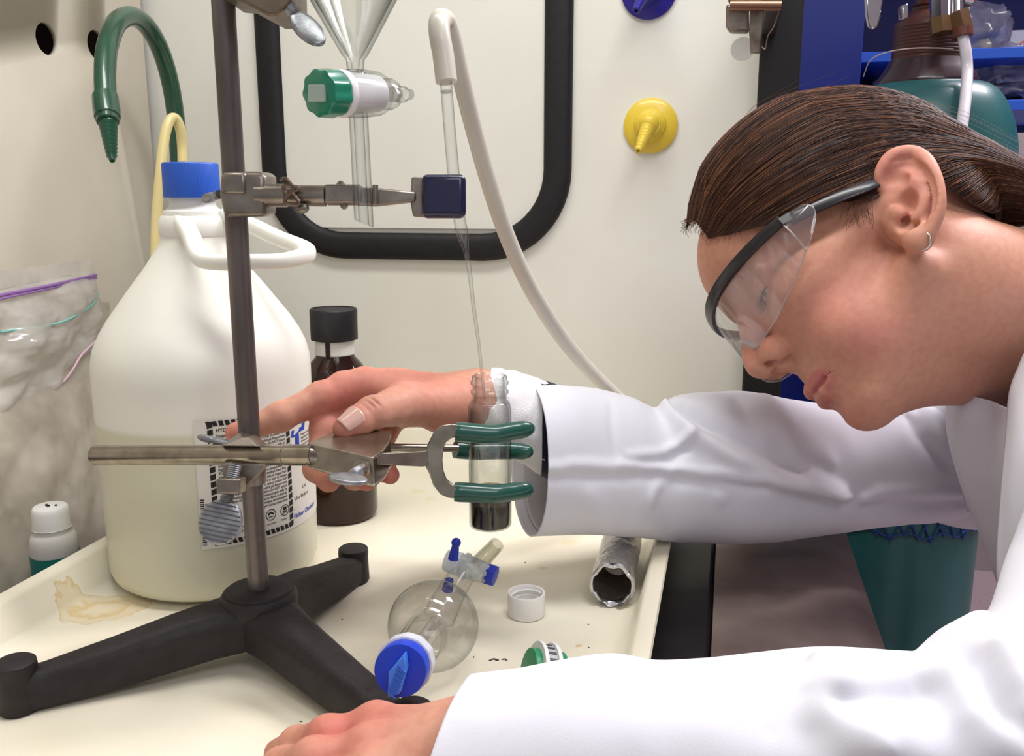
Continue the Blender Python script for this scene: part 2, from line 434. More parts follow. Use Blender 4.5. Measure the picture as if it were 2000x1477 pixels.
def bagmesh(c, ax, size, seed, amp=.25, n=22):
    """crumpled closed plastic bag: flattened ball with fold noise"""
    b = MB(); c = np.asarray(c, float)
    def fn(u, v):
        t = pi * (u * .98 + .01); a = 2 * pi * v
        d = V3(sin(t) * cos(a), sin(t) * sin(a), cos(t))
        q = np.sign(d) * np.abs(d) ** .7
        nz = mnoise.turbulence(Vector(d * 2.2 + seed), 4, False) * amp + .9 - amp * .5
        return c + sum(ax[i] * q[i] * size[i] * nz for i in range(3))
    return b.grid(fn, n, n * 2, closed_v=True)
def shelf_items():
    M_bag = thin('clear_bag', (.94, .94, .96), (.8, .8, .84), rough=.12, gain=2.0, haze=.42, haze_rgb=(226, 220, 228))
    M_w = mat('white_plastic', (228, 222, 226), .4)
    z0, z1 = zsh[0] + .008, zsh[1] + .008
    yb = ys0 + .13
    c = PY(1905, 70, yb); c[2] = z0 + .047
    r = thing('parts_bag', 'crumpled clear plastic bag on the upper blue shelf', 'bag', c)
    bagmesh(c, np.eye(3), (.062, .06, .05), 3.1).build('film', M_bag, r, smooth=60)
    q = PY(1918, 92, yb); MB().ball((q[0], yb - .01, z0 + .018), .013).build('fitting', mat('ivory_plastic', (220, 205, 165), .4), r)
    MB().cyl((q[0] - .03, yb - .01, z0 + .011), (q[0] - .012, yb - .01, z0 + .014), .008).build('fitting', mat('ivory_plastic', (220, 205, 165), .4), r)
    c = PY(1958, 88, yb); c[2] = z0
    r = thing('dropper_bottle', 'small white dropper bottle on the upper blue shelf', 'bottle', c)
    MB().lathe(c, ZV, [(0, .013), (.001, .0145), (.03, .0145), (.036, .010), (.038, .006)], 32).build('body', M_w, r)
    MB().lathe(c + V3(0, 0, .038), ZV, [(0, .0075), (.010, .0075), (.013, .0045)], 24).build('cap', M_w, r)
    c = PY(1992, 86, yb); c[2] = z0
    r = thing('small_white_box', 'white box with a red dot beside the dropper bottle', 'box', c)
    MB().abox((c[0] - .022, yb - .02, z0), (c[0] + .06, yb + .03, z0 + .042)).build('carton', M_w, r, bevel=.002)
    MB().cyl((c[0] + .002, yb - .0205, z0 + .014), (c[0] + .002, yb - .022, z0 + .014), .011).build('dot', mat('pink_dot', (214, 150, 150), .5), r)
    MB().cyl((c[0] + .002, yb - .022, z0 + .014), (c[0] + .002, yb - .023, z0 + .014), .006).build('dot_center', M_w, r)
    # big bag of tubes on the lower shelf
    c = PY(1962, 160, yb); c[2] = z1 + .056
    r = thing('tube_bag', 'clear plastic bag full of white tubes on the lower blue shelf', 'bag', c)
    bagmesh(c + V3(.02, 0, 0), np.eye(3), (.105, .07, .050), 8.3, .3).build('film', M_bag, r, smooth=60)
    rr = random.Random(5)
    for i in range(26):
        a = c + V3(rr.uniform(-.07, .10), rr.uniform(-.045, .03), rr.uniform(-.038, .022)); d = unit(V3(rr.uniform(-1, 1), rr.uniform(-.5, .5), rr.uniform(-.35, .35))) * .022
        MB().cyl(a - d, a + d, .0045, .0038, n=10).build('tube', M_w, r)
    # small white fittings left of the cylinder
    c = PY(1692, 132, yb + .1)
    c[2] = z1
    r = thing('vial_rack', 'small white fittings on the lower shelf left of the cylinder', 'fittings', c)
    for k in range(2):
        MB().lathe((c[0] + .02 + k * .022, c[1], z1), ZV, [(0, .007), (.028, .007), (.03, .005), (.045, .005), (.047, .009), (.058, .009), (.062, .004)], 16).build('fitting', M_w, r)
shelf_items()

def cylinder():
    d = 1.12
    c = P(1797, 300, d); X, Y = c[0], c[1]
    M_t = mat('teal_paint', (40, 92, 92), .33, var=.25, var_scale=9, var_rgb=(34, 78, 78), coat=.15)
    M_br = mat('brown_paint', (84, 44, 34), .4, var=.3, var_scale=30, var_rgb=(62, 32, 28))
    M_ch = mat('chrome', (200, 196, 200), .12, 1.0)
    M_brass = mat('brass', (168, 134, 96), .28, .95)
    root = thing('gas_cylinder', 'tall teal gas cylinder with brown neck and valve', 'gas cylinder', (X, Y, -.9))
    z = lambda py: zat(X, Y, py); R = .110
    zt = z(166)
    zr = z(345)
    pf = [(0, .1), (.012, .118), (.03, R)]
    pf += [(zr + .9, R)]
    for k in range(1, 15):
        t = k / 14; pf.append((lerp(zr, zt, sin(t * pi / 2)) + .9, lerp(.060, R, cos(t * pi / 2))))
    MB().lathe((X, Y, -.9), ZV, pf, 72).build('tank', M_t, root, smooth=50)
    zc = z(166)
    MB().lathe((X, Y, zc - .006), ZV, [(0, .0585), (.006, .0600), (.010, .0590), (.024, .050), (.034, .045)], 64).build('shoulder_ring', mat('dark_brown_paint', (52, 30, 36), .3, coat=.3), root, smooth=40)
    a = .028
    pf = [(a, .043)]
    for k in range(10): pf += [(a + .002 + k * .0040, .0432), (a + .0040 + k * .0040, .0422)]
    pf += [(a + .042, .042), (a + .048, .038), (a + .055, .031), (a + .057, .024)]
    MB().lathe((X, Y, zc), ZV, pf, 64).build('neck_ring', M_br, root, smooth=50)
    b = zc + a + .055
    MB().lathe((X, Y, b), ZV, [(0, .024), (.006, .025), (.008, .027), (.011, .021), (.018, .021), (.024, .019), (.05, .02), (.06, .014), (.1, .012)], 32).build('valve_body', M_br, root, smooth=30)
    MB().lathe((X, Y, b + .1), ZV, [(0, .02), (.004, .034), (.012, .036), (.018, .03), (.02, .01)], 40, wob=lambda q, t: 1 + .06 * cos(q * 6)).build('valve_wheel', mat('green_wheel', (40, 90, 60), .4), root)
    # regulator fittings in front of the valve, right
    g = lambda px, py, dd=1.02: P(px, py, dd)
    MB().cyl(g(1833, -20), g(1834, 40), .010, n=6).build('stem', M_ch, root)
    MB().cyl(g(1834, 36), g(1838, 66), .0118, .012, n=6).build('hex_nut', M_brass, root, smooth=20)
    MB().cyl(g(1852, -30), g(1851, 36), .007, .0055, n=20).build('stem', M_ch, root)
    MB().cyl(g(1868, -40), g(1869, 28), .0085, .0085, n=20).build('outlet', M_ch, root)
    MB().lathe(g(1884, -8, 1.03), unit(RT + V3(0, 0, -.15)), [(-.02, .006), (-.014, .011), (.008, .011), (.014, .006)], 20).build('elbow', M_ch, root)
    MB().cyl(g(1868, 26), g(1879, 60), .013, .012, n=6).build('hex_nut', M_brass, root, smooth=20)
    MB().cyl(g(1878, 56), g(1880, 72), .0118, .011, n=24).build('hose_barb', mat('brown_barb', (96, 50, 40), .4), root)
    MB().prism([g(1762, 10), g(1774, 6), g(1774, 34), g(1763, 38)], FH * .012).build('valve_tab', M_ch, root, bevel=.001)
    # handle lever at the left
    q = [g(1688, -40, 1.05), g(1732, -40, 1.05), g(1722, 30, 1.05), g(1716, 52, 1.05), g(1706, 59, 1.05), g(1696, 52, 1.05), g(1692, 30, 1.05)]
    MB().prism(q, FH * .006).build('lever', M_ch, root, bevel=.0025)
    MB().cyl(g(1710, -30, 1.055), (X, Y, g(1710, -30, 1.055)[2]), .008).build('lever_shaft', M_ch, root)
    # clear hose falling from the barb
    h = bez([g(1880, 68), g(1886, 100), g(1889, 140), g(1886, 190, 1.0), g(1879, 245, .985), g(1868, 320, .98), g(1850, 450, .98), g(1830, 640, .98)], 8)
    hose = thing('clear_hose', 'translucent plastic hose hanging from the gas cylinder regulator', 'hose', h[-1])
    MB().tube(h, .0062, n=20).build('tubing', mat('frosted_tubing', (206, 200, 205), .3, sss=.2, coat=.3), hose, smooth=60)
    # thin wire around the neck
    wp = [P(1686, 150, 1.045), P(1700, 118, 1.03), P(1730, 103, 1.02), P(1775, 95, 1.015), P(1830, 94, 1.015), P(1862, 96, 1.03)]
    w = thing('wire_loop', 'thin pale wire looped around the brown cylinder neck', 'wire', wp[0])
    MB().tube(bez(wp, 8), .0007, n=6).build('wire', mat('wire_pale', (180, 160, 150), .4), w)
    # blue knotted net sleeve on the lower body
    M_net = mat('blue_cord', (22, 52, 108), .7)
    zb = zat(X, Y, 988); zt2 = zb + .25
    N = 44; netb = MB()
    for sgn in (1, -1):
        for i in range(N):
            pts = []
            for k in range(13):
                t = k / 12; a = 2 * pi * (i / N) + sgn * t * 1.0
                pts.append((X + (R + .0025) * cos(a), Y + (R + .0025) * sin(a), lerp(zb - .004 * (i % 3), zt2, t)))
            netb.tube(pts, .0013, n=5)
    net = netb.build('net_sleeve', M_net, root, smooth=60); net['kind'] = 'stuff'
    MB().tube([(X + (R + .002) * cos(2 * pi * k / 60), Y + (R + .002) * sin(2 * pi * k / 60), zb + .004 * sin(k * 1.7)) for k in range(60)], .0013, n=6, closed=True).build('net_hem', M_net, root)
cylinder()
# ================================================================== on the work surface
ZT = 0.006                              # tray floor
def tray():
    x0, x1, y0, y1 = -0.447, -0.040, 0.05, 0.925
    root = thing('spill_tray', 'cream enamelled spill tray with low rims and rust specks', 'tray', ((x0 + x1) / 2, .5, 0))
    b = MB()
    # loft of rounded rectangles: outside, rim, inside, floor
    def ring(inset, z, R, n=10):
        xa, xb, ya, yb = x0 + inset, x1 - inset, y0 + inset, y1 - inset; pts = []
        for cx, cy, a0 in ((xb - R, yb - R, 0), (xa + R, yb - R, 90), (xa + R, ya + R, 180), (xb - R, ya + R, 270)):
            for k in range(n): a = radians(a0 + 90 * k / (n - 1)); pts.append((cx + R * cos(a), cy + R * sin(a), z))
        return pts
    rings = [ring(.016, .001, .02), ring(.010, .004, .024), ring(.001, .030, .028), ring(-.007, .0315, .032), ring(-.0078, .033, .032), ring(-.0068, .0345, .032), ring(.002, .0345, .028), ring(.005, .032, .026), ring(.010, .012, .02), ring(.014, .008, .017), ring(.020, ZT, .014)]
    n = len(rings[0]); vs = [p for r in rings for p in r]; fs = []
    for j in range(len(rings) - 1):
        for i in range(n): k = (i + 1) % n; fs.append((j * n + i, j * n + k, (j + 1) * n + k, (j + 1) * n + i))
    fs.append(tuple((len(rings) - 1) * n + i for i in range(n))); fs.append(tuple(range(n)))
    b.add(vs, fs)
    m = mat('tray_enamel', (238, 233, 214), .3, var=.05, var_scale=8, var_rgb=(231, 223, 198))
    # rust and tea-coloured stains with shapes of their own
    nt = m.node_tree; bs = nt.nodes['Principled BSDF']
    old = bs.inputs['Base Color'].links[0].from_socket
    geo = nt.nodes.new('ShaderNodeNewGeometry')
    def stain(prev, center, rx, ry, rgb, ringy, amount):
        mp = nt.nodes.new('ShaderNodeMapping'); mp.vector_type = 'TEXTURE'
        mp.inputs['Location'].default_value = (center[0], center[1], ZT); mp.inputs['Scale'].default_value = (rx, ry, .05)
        mp.inputs['Rotation'].default_value = (0, 0, .5)
        nt.links.new(geo.outputs['Position'], mp.inputs[0])
        nz = nt.nodes.new('ShaderNodeTexNoise'); nz.inputs['Scale'].default_value = 2.2; nz.inputs['Detail'].default_value = 5
        nt.links.new(mp.outputs[0], nz.inputs[0])
        vm = nt.nodes.new('ShaderNodeVectorMath'); vm.operation = 'LENGTH'; nt.links.new(mp.outputs[0], vm.inputs[0])
        ad = nt.nodes.new('ShaderNodeMath'); ad.operation = 'MULTIPLY_ADD'; ad.inputs[1].default_value = .9
        nt.links.new(nz.outputs[0], ad.inputs[0]); nt.links.new(vm.outputs['Value'], ad.inputs[2])
        rp = nt.nodes.new('ShaderNodeValToRGB'); e = rp.color_ramp.elements
        if ringy:
            e[0].position = .55; e[0].color = (.35, .35, .35, 1); e[1].position = 1.5; e[1].color = (0, 0, 0, 1)
            for p_, v_ in ((.7, .9), (.8, .3), (.95, .4), (1.15 if False else .985, 1.0),): q = e.new(min(p_, .99)); q.color = (v_, v_, v_, 1)
            sc = nt.nodes.new('ShaderNodeMath'); sc.operation = 'MULTIPLY'; sc.inputs[1].default_value = .68
            nt.links.new(ad.outputs[0], sc.inputs[0]); nt.links.new(sc.outputs[0], rp.inputs[0])
        else:
            e[0].position = .6; e[0].color = (1, 1, 1, 1); e[1].position = .95; e[1].color = (0, 0, 0, 1)
            nt.links.new(ad.outputs[0], rp.inputs[0])
        ml = nt.nodes.new('ShaderNodeMath'); ml.operation = 'MULTIPLY'; ml.inputs[1].default_value = amount
        nt.links.new(rp.outputs[0], ml.inputs[0])
        mx = nt.nodes.new('ShaderNodeMix'); mx.data_type = 'RGBA'; mx.inputs[7].default_value = srgb(*rgb)
        nt.links.new(ml.outputs[0], mx.inputs[0]); nt.links.new(prev, mx.inputs[6]); return mx.outputs[2]
    c = PZ(200, 1190, ZT); s_ = stain(old, c, .030, .020, (214, 178, 96), True, .75)
    for px, py, r_, rgb, am in ((815, 960, .022, (226, 206, 140), .5), (840, 975, .012, (222, 200, 130), .5), (1110, 1060, .02, (222, 196, 128), .4), (1130, 1262, .006, (206, 170, 96), .8), (1060, 1110, .010, (216, 170, 130), .5), (1274, 1290, .005, (190, 130, 50), .9), (1279, 1185, .006, (196, 140, 60), .9), (130, 1160, .006, (80, 70, 50), .5)):
        c = PZ(px, py, .034 if px > 1250 else ZT); s_ = stain(s_, c, r_, r_ * .8, rgb, False, am)
    nt.links.new(s_, bs.inputs['Base Color'])
    b.build('tray_shell', m, root, smooth=50)
    # specks of dirt
    M_sp = mat('dark_speck', (58, 46, 42), .8)
    for px, py, r_ in ((958, 1290, .0012), (966, 1288, .0016), (971, 1290, .0012), (984, 1288, .0014), (989, 1290, .0009), (1026, 1099, .0008), (1210, 1280, .0009), (1149, 1220, .0006), (925, 1284, .0008), (122, 1197, .0013), (126, 1190, .0009), (152, 1172, .0007), (1150, 1265, .0007), (588, 1410, .0008), (668, 1210, .0007)):
        c = PZ(px, py, ZT)
        MB().lathe(c - V3(0, 0, .0002), ZV, [(0, r_), (.0004, r_ * .8), (.0006, r_ * .2)], 8, wob=lambda a, t: 1 + .4 * sin(2 * a + px)).build('speck', M_sp, root)
tray()

# ------------------------------------------------------------------ ring stand
HUB = PZ(505, 1148, .052); HX, HY = HUB[0], HUB[1]
M_iron = mat('cast_iron', (40, 35, 36), .58, .1, var=.35, var_scale=90, var_rgb=(29, 23, 24), bump=.35, bump_scale=420)
M_rod = mat('dull_steel_rod', (122, 114, 112), .40, .7, var=.35, var_scale=55, var_rgb=(88, 80, 78), stretch=(1, 1, .25))
def stand():
    root = thing('ring_stand', 'black cast iron tripod ring stand with tall steel rod', 'stand', (HX, HY, ZT))
    MB().cyl((HX, HY, .03), (HX, HY, .62), .00635, n=40).build('rod', M_rod, root)
    pf = [(-.028, .021), (-.010, .0235), (-.003, .0235), (0, .0215), (.0, .0202), (.0016, .0196), (.002, .0185), (.0022, .0075)]
    MB().lathe((HX, HY, .050), ZV, pf, 56).build('hub', M_iron, root, smooth=45)
    for px, py, h in ((40, 1385, .03), (692, 1135, .027), (806, 1482, .03)):
        f = PZ(px, py, ZT); d = V3(f[0] - HX, f[1] - HY, 0); L = np.linalg.norm(d); d = d / L; s = V3(-d[1], d[0], 0); b = MB()
        sec = []
        for t, w, wt, zt, zb in ((.0, .019, .012, .047, .020), (.014, .0185, .0115, .0468, .0195), (.03, .0155, .0095, .0455, .0175), (.05, .0138, .0085, .0425, .0145), (L * .62, .0118, .0075, .036, .0105), (L - .014, .0098, .0066, .0295, .0075), (L + .002, .0095, .006, .0285, .0066)):
            c = V3(HX, HY, 0) + d * t
            sec.append([c + s * w + V3(0, 0, zb), c + s * w * 1.03 + V3(0, 0, lerp(zb, zt, .75)), c + s * wt + V3(0, 0, zt), c - s * wt + V3(0, 0, zt), c - s * w * 1.03 + V3(0, 0, lerp(zb, zt, .75)), c - s * w + V3(0, 0, zb)])
        vs = [p for r in sec for p in r]; fs = []
        for j in range(len(sec) - 1):
            for i in range(6): k = (i + 1) % 6; fs.append((j * 6 + i, j * 6 + k, (j + 1) * 6 + k, (j + 1) * 6 + i))
        fs += [tuple(range(6)), tuple((len(sec) - 1) * 6 + i for i in range(6))]
        b.add(vs, fs)
        leg = b.build('leg', M_iron, root, smooth=40, bevel=.0025, seg=3)
        MB().lathe(f, ZV, [(0, .0102), (.002, .0114), (h - .008, .0108), (h - .0045, .0112), (h - .001, .0108), (h, .0095)], 40).build('foot', M_iron, leg, smooth=40)
stand()

M_zinc = mat('cast_zinc', (150, 142, 132), .36, .85, var=.2, var_scale=70, var_rgb=(118, 108, 100), bump=.12, bump_scale=500)
M_nick = mat('nickel_plate', (168, 160, 146), .26, .92, var=.15, var_scale=80, var_rgb=(138, 128, 114))
M_alu = mat('cast_aluminium', (166, 168, 172), .34, .75, var=.2, var_scale=120, var_rgb=(130, 131, 136), bump=.1, bump_scale=600)
def rodp(py):                                   # point on the stand rod at an image height
    return V3(HX, HY, zat(HX, HY, py))
def thumbscrew(root, a, d, L, headr, flat, name='thumb_screw', r=.0034, head_len=None, ridges=False):
    """threaded shank from a along d, oval paddle head with its flat side facing along 'flat'"""
    d = unit(d); pf = []
    n = int(L / .0011)
    for k in range(n): pf += [(k * L / n, r), ((k + .5) * L / n, r * .86)]
    sc = MB().lathe(a, d, pf, 24).build(name, M_alu, root, smooth=60)
    n3 = unit(flat - d * (np.asarray(flat) @ d)); w = np.cross(d, n3); hl = head_len or headr
    c = a + d * (L + hl * .86); hb = MB()
    def fn(u, v):
        t = pi * (u * .998 + .001); q = 2 * pi * v
        return c + d * (-cos(t)) * hl * (1.0 if cos(t) < 0 else 1.05) + w * sin(t) * cos(q) * headr * (1 + .0 * t) + n3 * (abs(sin(q)) ** .6 * (1 if sin(q) > 0 else -1)) * sin(t) ** .5 * .0021
    hb.grid(fn, 24, 40, closed_v=True); hb.build('paddle', M_alu, sc, smooth=60)
    if ridges:
        rb = MB()
        for k in range(-4, 5):
            y = k * hl / 5.0; x = headr * sqrt(max(0, 1 - (y / hl) ** 2)) * .93
            rb.tube([c + d * y - w * x + n3 * .0021, c + d * y + w * x + n3 * .0021], .00035, n=6)
        rb.build('grip_ridges', mat('ridge_dark', (92, 92, 96), .5, .5), sc)
    return sc

# clamp holder that joins the horizontal clamp rod to the stand rod
R1 = P(183, 889, .545); R2 = P(612, 889, .508); RD = unit(R2 - R1)
def bosshead():
    c = rodp(893)
    root = thing('clamp_holder', 'angular grey metal clamp holder gripping stand rod and clamp rod', 'clamp holder', c)
    q = lambda px, py, d: P(px, py, d)
    # V-shaped roof above the clamp rod
    b = MB()
    T = [q(432, 870, .518), q(470, 842, .522), q(482, 840, .524), q(516, 870, .512), q(528, 878, .53), q(500, 844, .55), q(474, 838, .552)]
    b.add([q(430, 871, .512), q(503, 872, .508), q(487, 853, .514), q(468, 855, .514), q(476, 839, .535), q(500, 848, .535), q(526, 874, .525), q(450, 868, .55), q(520, 868, .55), q(476, 845, .556)],
          [(0, 1, 2, 3), (3, 2, 5, 4), (1, 6, 5, 2), (0, 3, 4, 7), (7, 4, 9), (4, 5, 8, 9), (5, 6, 8), (0, 7, 8, 6, 1), (7, 9, 8)])
    b.build('upper_jaw', M_zinc, root, smooth=25, bevel=.0006)
    # lower body hanging under the clamp rod, sweeping back to the stand rod
    b = MB(); sec = [(q(434, 908, .515), q(440, 938, .512)), (q(462, 908, .512), q(470, 946, .508)), (q(500, 908, .515), q(486, 950, .512)), (q(522, 906, .53), q(470, 962, .528))]
    front = [q(432, 905, .512), q(524, 905, .512), q(520, 914, .512), q(486, 950, .512), q(476, 966, .512), q(436, 945, .512)]
    b.prism(front, FH * .030); b.build('lower_jaw', M_zinc, root, smooth=25, bevel=.0015)
    n0 = q(459, 938, .497)
    MB().box(q(452, 948, .4985), (RT, UP, FW), (.0066, .0042, .0062)).build('screw_boss', M_zinc, root, bevel=.001)
    thumbscrew(root, q(461, 906, .503), q(432, 1017, .497) - q(461, 906, .503), .0225, .0122, -FW, r=.0037, head_len=.0125, ridges=True)
    thumbscrew(root, q(446, 868, .53), q(388, 853, .535) - q(446, 868, .53), .010, .0022, -FW, r=.0026, head_len=.006)
    # saddle round the stand rod
    MB().lathe(rodp(905), ZV, [(-.012, .0085), (.012, .0085)], 32).build('rod_saddle', M_zinc, root)
bosshead()

# three-prong clamp
VX = P(957, 890, .585)
def prong_clamp():
    root = thing('prong_clamp', 'three-prong extension clamp with green vinyl sleeves holding the glass vial', 'clamp', (R1 + R2) / 2)
    MB().lathe(R1, RD, [(0, .0052), (.0008, .0060), (np.linalg.norm(R2 - R1) - .018, .0060), (np.linalg.norm(R2 - R1) - .0178, .0056), (np.linalg.norm(R2 - R1) - .017, .0056), (np.linalg.norm(R2 - R1) - .0168, .0061), (np.linalg.norm(R2 - R1), .0061)], 40).build('clamp_rod', M_nick, root, smooth=40)
    q = P
    def plate(name, pts, nrm, th=.0016, bevel=.0005): return MB().prism(pts, unit(nrm) * th).build(name, M_nick, root, smooth=25, bevel=bevel)
    A, B, C, D = q(600, 866, .507), q(728, 894, .497), q(764, 842, .545), q(664, 836, .56)
    mid = [q(748, 880, .512), q(760, 862, .53)]
    A2, B2, C2, D2 = q(603, 915, .507), q(732, 953, .497), q(764, 912, .545), q(672, 905, .56)
    body = MB().prism([A, B] + mid + [C, D], -ZV * .0016)
    body.build('body_top', M_nick, root, smooth=25, bevel=.0005)
    MB().prism([A, B, B2, A2], FH * .0018).build('body_front', M_nick, root, smooth=25, bevel=.0006)
    MB().prism([A2, B2, q(752, 935, .515), C2, D2], ZV * .0016).build('body_bottom', M_nick, root, smooth=25, bevel=.0005)
    MB().prism([D, C, C2, D2], -FH * .0016).build('body_back', M_nick, root, smooth=25)
    MB().cyl(q(596, 889, .508), q(640, 895, .515), .0061, .0058).build('socket', M_nick, root)
    # screw bushing and wing screw at the front plate
    a = q(708, 915, .499); d = unit(q(668, 945, .47) - a)
    MB().lathe(a, d, [(-.003, .0052), (.002, .0052), (.0025, .004), (.006, .0038)], 32).build('bushing', M_nick, root)
    sc = thumbscrew(root, a + d * .002, d, .013, .0108, ZV + RT * .1, r=.0034, head_len=.0075)
    # front fork: bar that splits in two tines
    MB().prism([q(735, 885, .535), q(826, 882, .556), q(836, 878, .558), q(836, 910, .556), q(824, 912, .555), q(735, 908, .533)], FW * .003).build('fork_bar', M_nick, root, smooth=25, bevel=.0006)
    outer = [(830, 880), (838, 862), (848, 842), (862, 831), (882, 828), (896, 829)]; inner = [(896, 853), (882, 856), (871, 864), (866, 878), (864, 898), (866, 920), (872, 936), (884, 946), (896, 949)]
    outer2 = [(896, 975), (876, 973), (860, 966), (846, 948), (838, 925), (830, 910)]
    MB().prism([q(x, y, .558) for x, y in outer + inner + outer2], FW * .0032).build('fork', M_nick, root, smooth=25, bevel=.0007)
    MB().cyl(q(745, 874, .57), q(893, 876, .602), .0026, n=20).build('rear_bar', M_nick, root)
    M_vin = mat('green_vinyl', (20, 78, 66), .28, coat=.5)
    def sleeve(pts, ra):
        c = bez(pts, 10); n = len(c); rs = []
        for i in range(n):
            t = i / (n - 1); r = ra * (1.0 if t < .82 else sqrt(max(.0, 1 - ((t - .82) / .185) ** 2)) ** .8)
            if t < .03: r *= .96
            rs.append(max(r, .0004))
        rs = [r * (1.04 - .12 * (i / (n - 1))) for i, r in enumerate(rs)]
        return MB().tube(c, rs, n=24, upv=FW, prof=lambda a: (cos(a) * .95, sin(a) * 1.08)).build('prong_sleeve', M_vin, root, smooth=60)
    sleeve([q(890, 843, .5575), q(925, 846, .558), q(965, 848, .559), q(1000, 842, .563), q(1044, 836, .568)], .0056)
    sleeve([q(888, 961, .5575), q(925, 963, .558), q(965, 965, .559), q(1000, 961, .563), q(1042, 954, .568)], .0056)
    sleeve([q(889, 878, .606), q(925, 881, .612), q(965, 881, .612), q(1000, 881, .609), q(1041, 883, .606)], .0056)
prong_clamp()

# glass vial with dark liquid
M_glass = thin('clear_glass', (.985, .99, .985), (.40, .42, .41), rough=.01, ior=1.5, gain=1.1)
def vial():
    c = P(957, 890, .585); X, Y = c[0], c[1]; zb = zat(X, Y, 1027); z = lambda py: zat(X, Y, py)
    root = thing('glass_vial', 'clear glass screw-neck vial with dark brown liquid in the green clamp prongs', 'vial', (X, Y, zb))
    H = z(733) - zb; R = .0140; rn = .0110
    hs = z(802) - zb; hn = z(782) - zb
    pf = [(0, .003), (0, R - .002), (.0006, R - .0006), (.002, R), (hs, R)]
    for k in range(1, 8): t = k / 7; pf.append((lerp(hs, hn, sin(t * pi / 2) * .9 + .1 * t), lerp(rn, R, cos(t * pi / 2))))
    top = H
    pf += [(top - .0125, rn), (top - .0115, rn + .0012), (top - .0100, rn + .0012), (top - .009, rn), (top - .0065, rn), (top - .0055, rn + .0013), (top - .0042, rn + .0013), (top - .003, rn + .0002), (top - .0006, rn + .0002), (top, rn - .0006), (top - .0006, rn - .0016), (top - .003, rn - .0018)]
    MB().lathe((X, Y, zb), ZV, pf, 64, True, False).build('glass', M_glass, root, smooth=55)
    MB().lathe((X, Y, zb), ZV, [(.017, R - .0012), (hs, R - .0012), (hn + .001, rn - .0012), (H - .003, rn - .0014)], 56, False, False).build('inner_wall', M_glass, root, smooth=55)
    MB().lathe((X, Y, zb), ZV, [(.0012, .006), (.0012, R - .0016), (.003, R - .0011), (.0165, R - .0011), (.0172, R - .0004), (.0168, R - .0025), (.0166, .002)], 56).build('liquid', mat('dark_liquid', (34, 24, 20), .12, coat=.3), root, smooth=40)
    MB().lathe((X, Y, zb), ZV, [(.0172, R - .0007), (.024, R - .0006), (.0255, R - .0006)], 56, False, False).build('residue', thin('brown_residue', (.55, .5, .46), (.3, .27, .25), haze=.15, haze_rgb=(120, 105, 95)), root)
vial()

# upper clamp with navy coated jaws, its own boss on the rod
def upper_clamp():
    c = rodp(380)
    root = thing('pipette_clamp', 'grey clamp with square navy coated jaw holding the glass pipette', 'clamp', c)
    q = P; dr = pr(c)[2]
    ax = (RT, UP, FW)
    bc = q(470, 380, dr)
    cs = [(430, 335), (512, 335), (519, 346), (518, 424), (436, 425), (427, 380)]
    MB().prism([q(x, y, dr - .012) for x, y in cs], FH * .026).build('boss', M_zinc, root, bevel=.003, seg=3)
    MB().prism([q(x, y, dr - .0135) for x, y in ((438, 336), (480, 336), (480, 380), (430, 378))], FH * .004).build('boss_rib', M_zinc, root, bevel=.002, seg=2)
    thumbscrew(root, q(428, 380, dr + .004), q(398, 390, dr + .012) - q(428, 380, dr + .004), .004, .003, -FW, r=.0026, head_len=.006)
    d1 = .50
    MB().cyl(q(500, 382, d1), q(636, 383, d1), .0058, .0058, n=32).build('shank', M_zinc, root)
    MB().cyl(q(520, 382, d1), q(560, 382, d1), .0064, n=32).build('collar', M_zinc, root)
    MB().box(q(672, 381, d1), ax, (.0105, .0052, .0045)).build('shank_block', M_zinc, root, bevel=.0012)
    MB().ball(q(666, 363, d1), (.0028, .0016, .0028), n=16, m=8).build('rivet', M_zinc, root)
    MB().ball(q(672, 401, d1), (.0024, .0012, .0024), n=16, m=8).build('rivet', M_zinc, root)
    MB().prism([q(690, 365, d1 - .003), q(734, 366, d1 - .003), q(812, 374, d1 - .002), q(812, 392, d1 - .002), q(734, 401, d1 - .003), q(690, 399, d1 - .003)], FW * .0055).build('jaw_arm', M_zinc, root, bevel=.0012)
    MB().cyl(q(733, 362, d1 - .0045), q(733, 400, d1 - .0045), .0016).build('hinge_pin', M_zinc, root)
    MB().prism([q(803, 345, d1), q(830, 345, d1), q(830, 423, d1), q(806, 422, d1), q(802, 400, d1)], FW * .004).build('jaw_plate', M_zinc, root, bevel=.001)
    # spring wire twisted over the collar
    wp = [q(548, 352, d1 - .009), q(556, 349, d1 - .010), q(566, 356, d1 - .010), q(574, 372, d1 - .009), q(560, 378, d1 - .0085), q(554, 366, d1 - .009), q(562, 362, d1 - .0095), q(580, 366, d1 - .009), q(583, 370, d1 - .009), q(575, 374, d1 - .0085), q(560, 385, d1 - .0085), q(558, 396, d1 - .008), q(580, 400, d1 - .008), q(584, 395, d1 - .008), q(572, 378, d1 - .0085)]
    MB().tube(bez(wp, 5), .0011, n=10).build('spring_wire', mat('dark_wire', (120, 104, 90), .3, .9), root, smooth=60)
    MB().ball(q(590, 407, d1 - .004), (.0042, .0024, .003), n=16, m=10).build('spring_knob', M_zinc, root)
    # jaw pads: front pad and rear pad on either side of the pipette
    M_nv = mat('navy_vinyl', (20, 22, 58), .25, coat=.4)
    MB().box(q(867, 384, .4985), (RT, UP, FW), (.0123, .0122, .0042)).build('jaw_pad', M_nv, root, bevel=.0035, seg=4)
    MB().box(q(867, 384, .5165), (RT, UP, FW), (.0120, .0118, .0042)).build('jaw_pad', M_nv, root, bevel=.0035, seg=4)
upper_clamp()

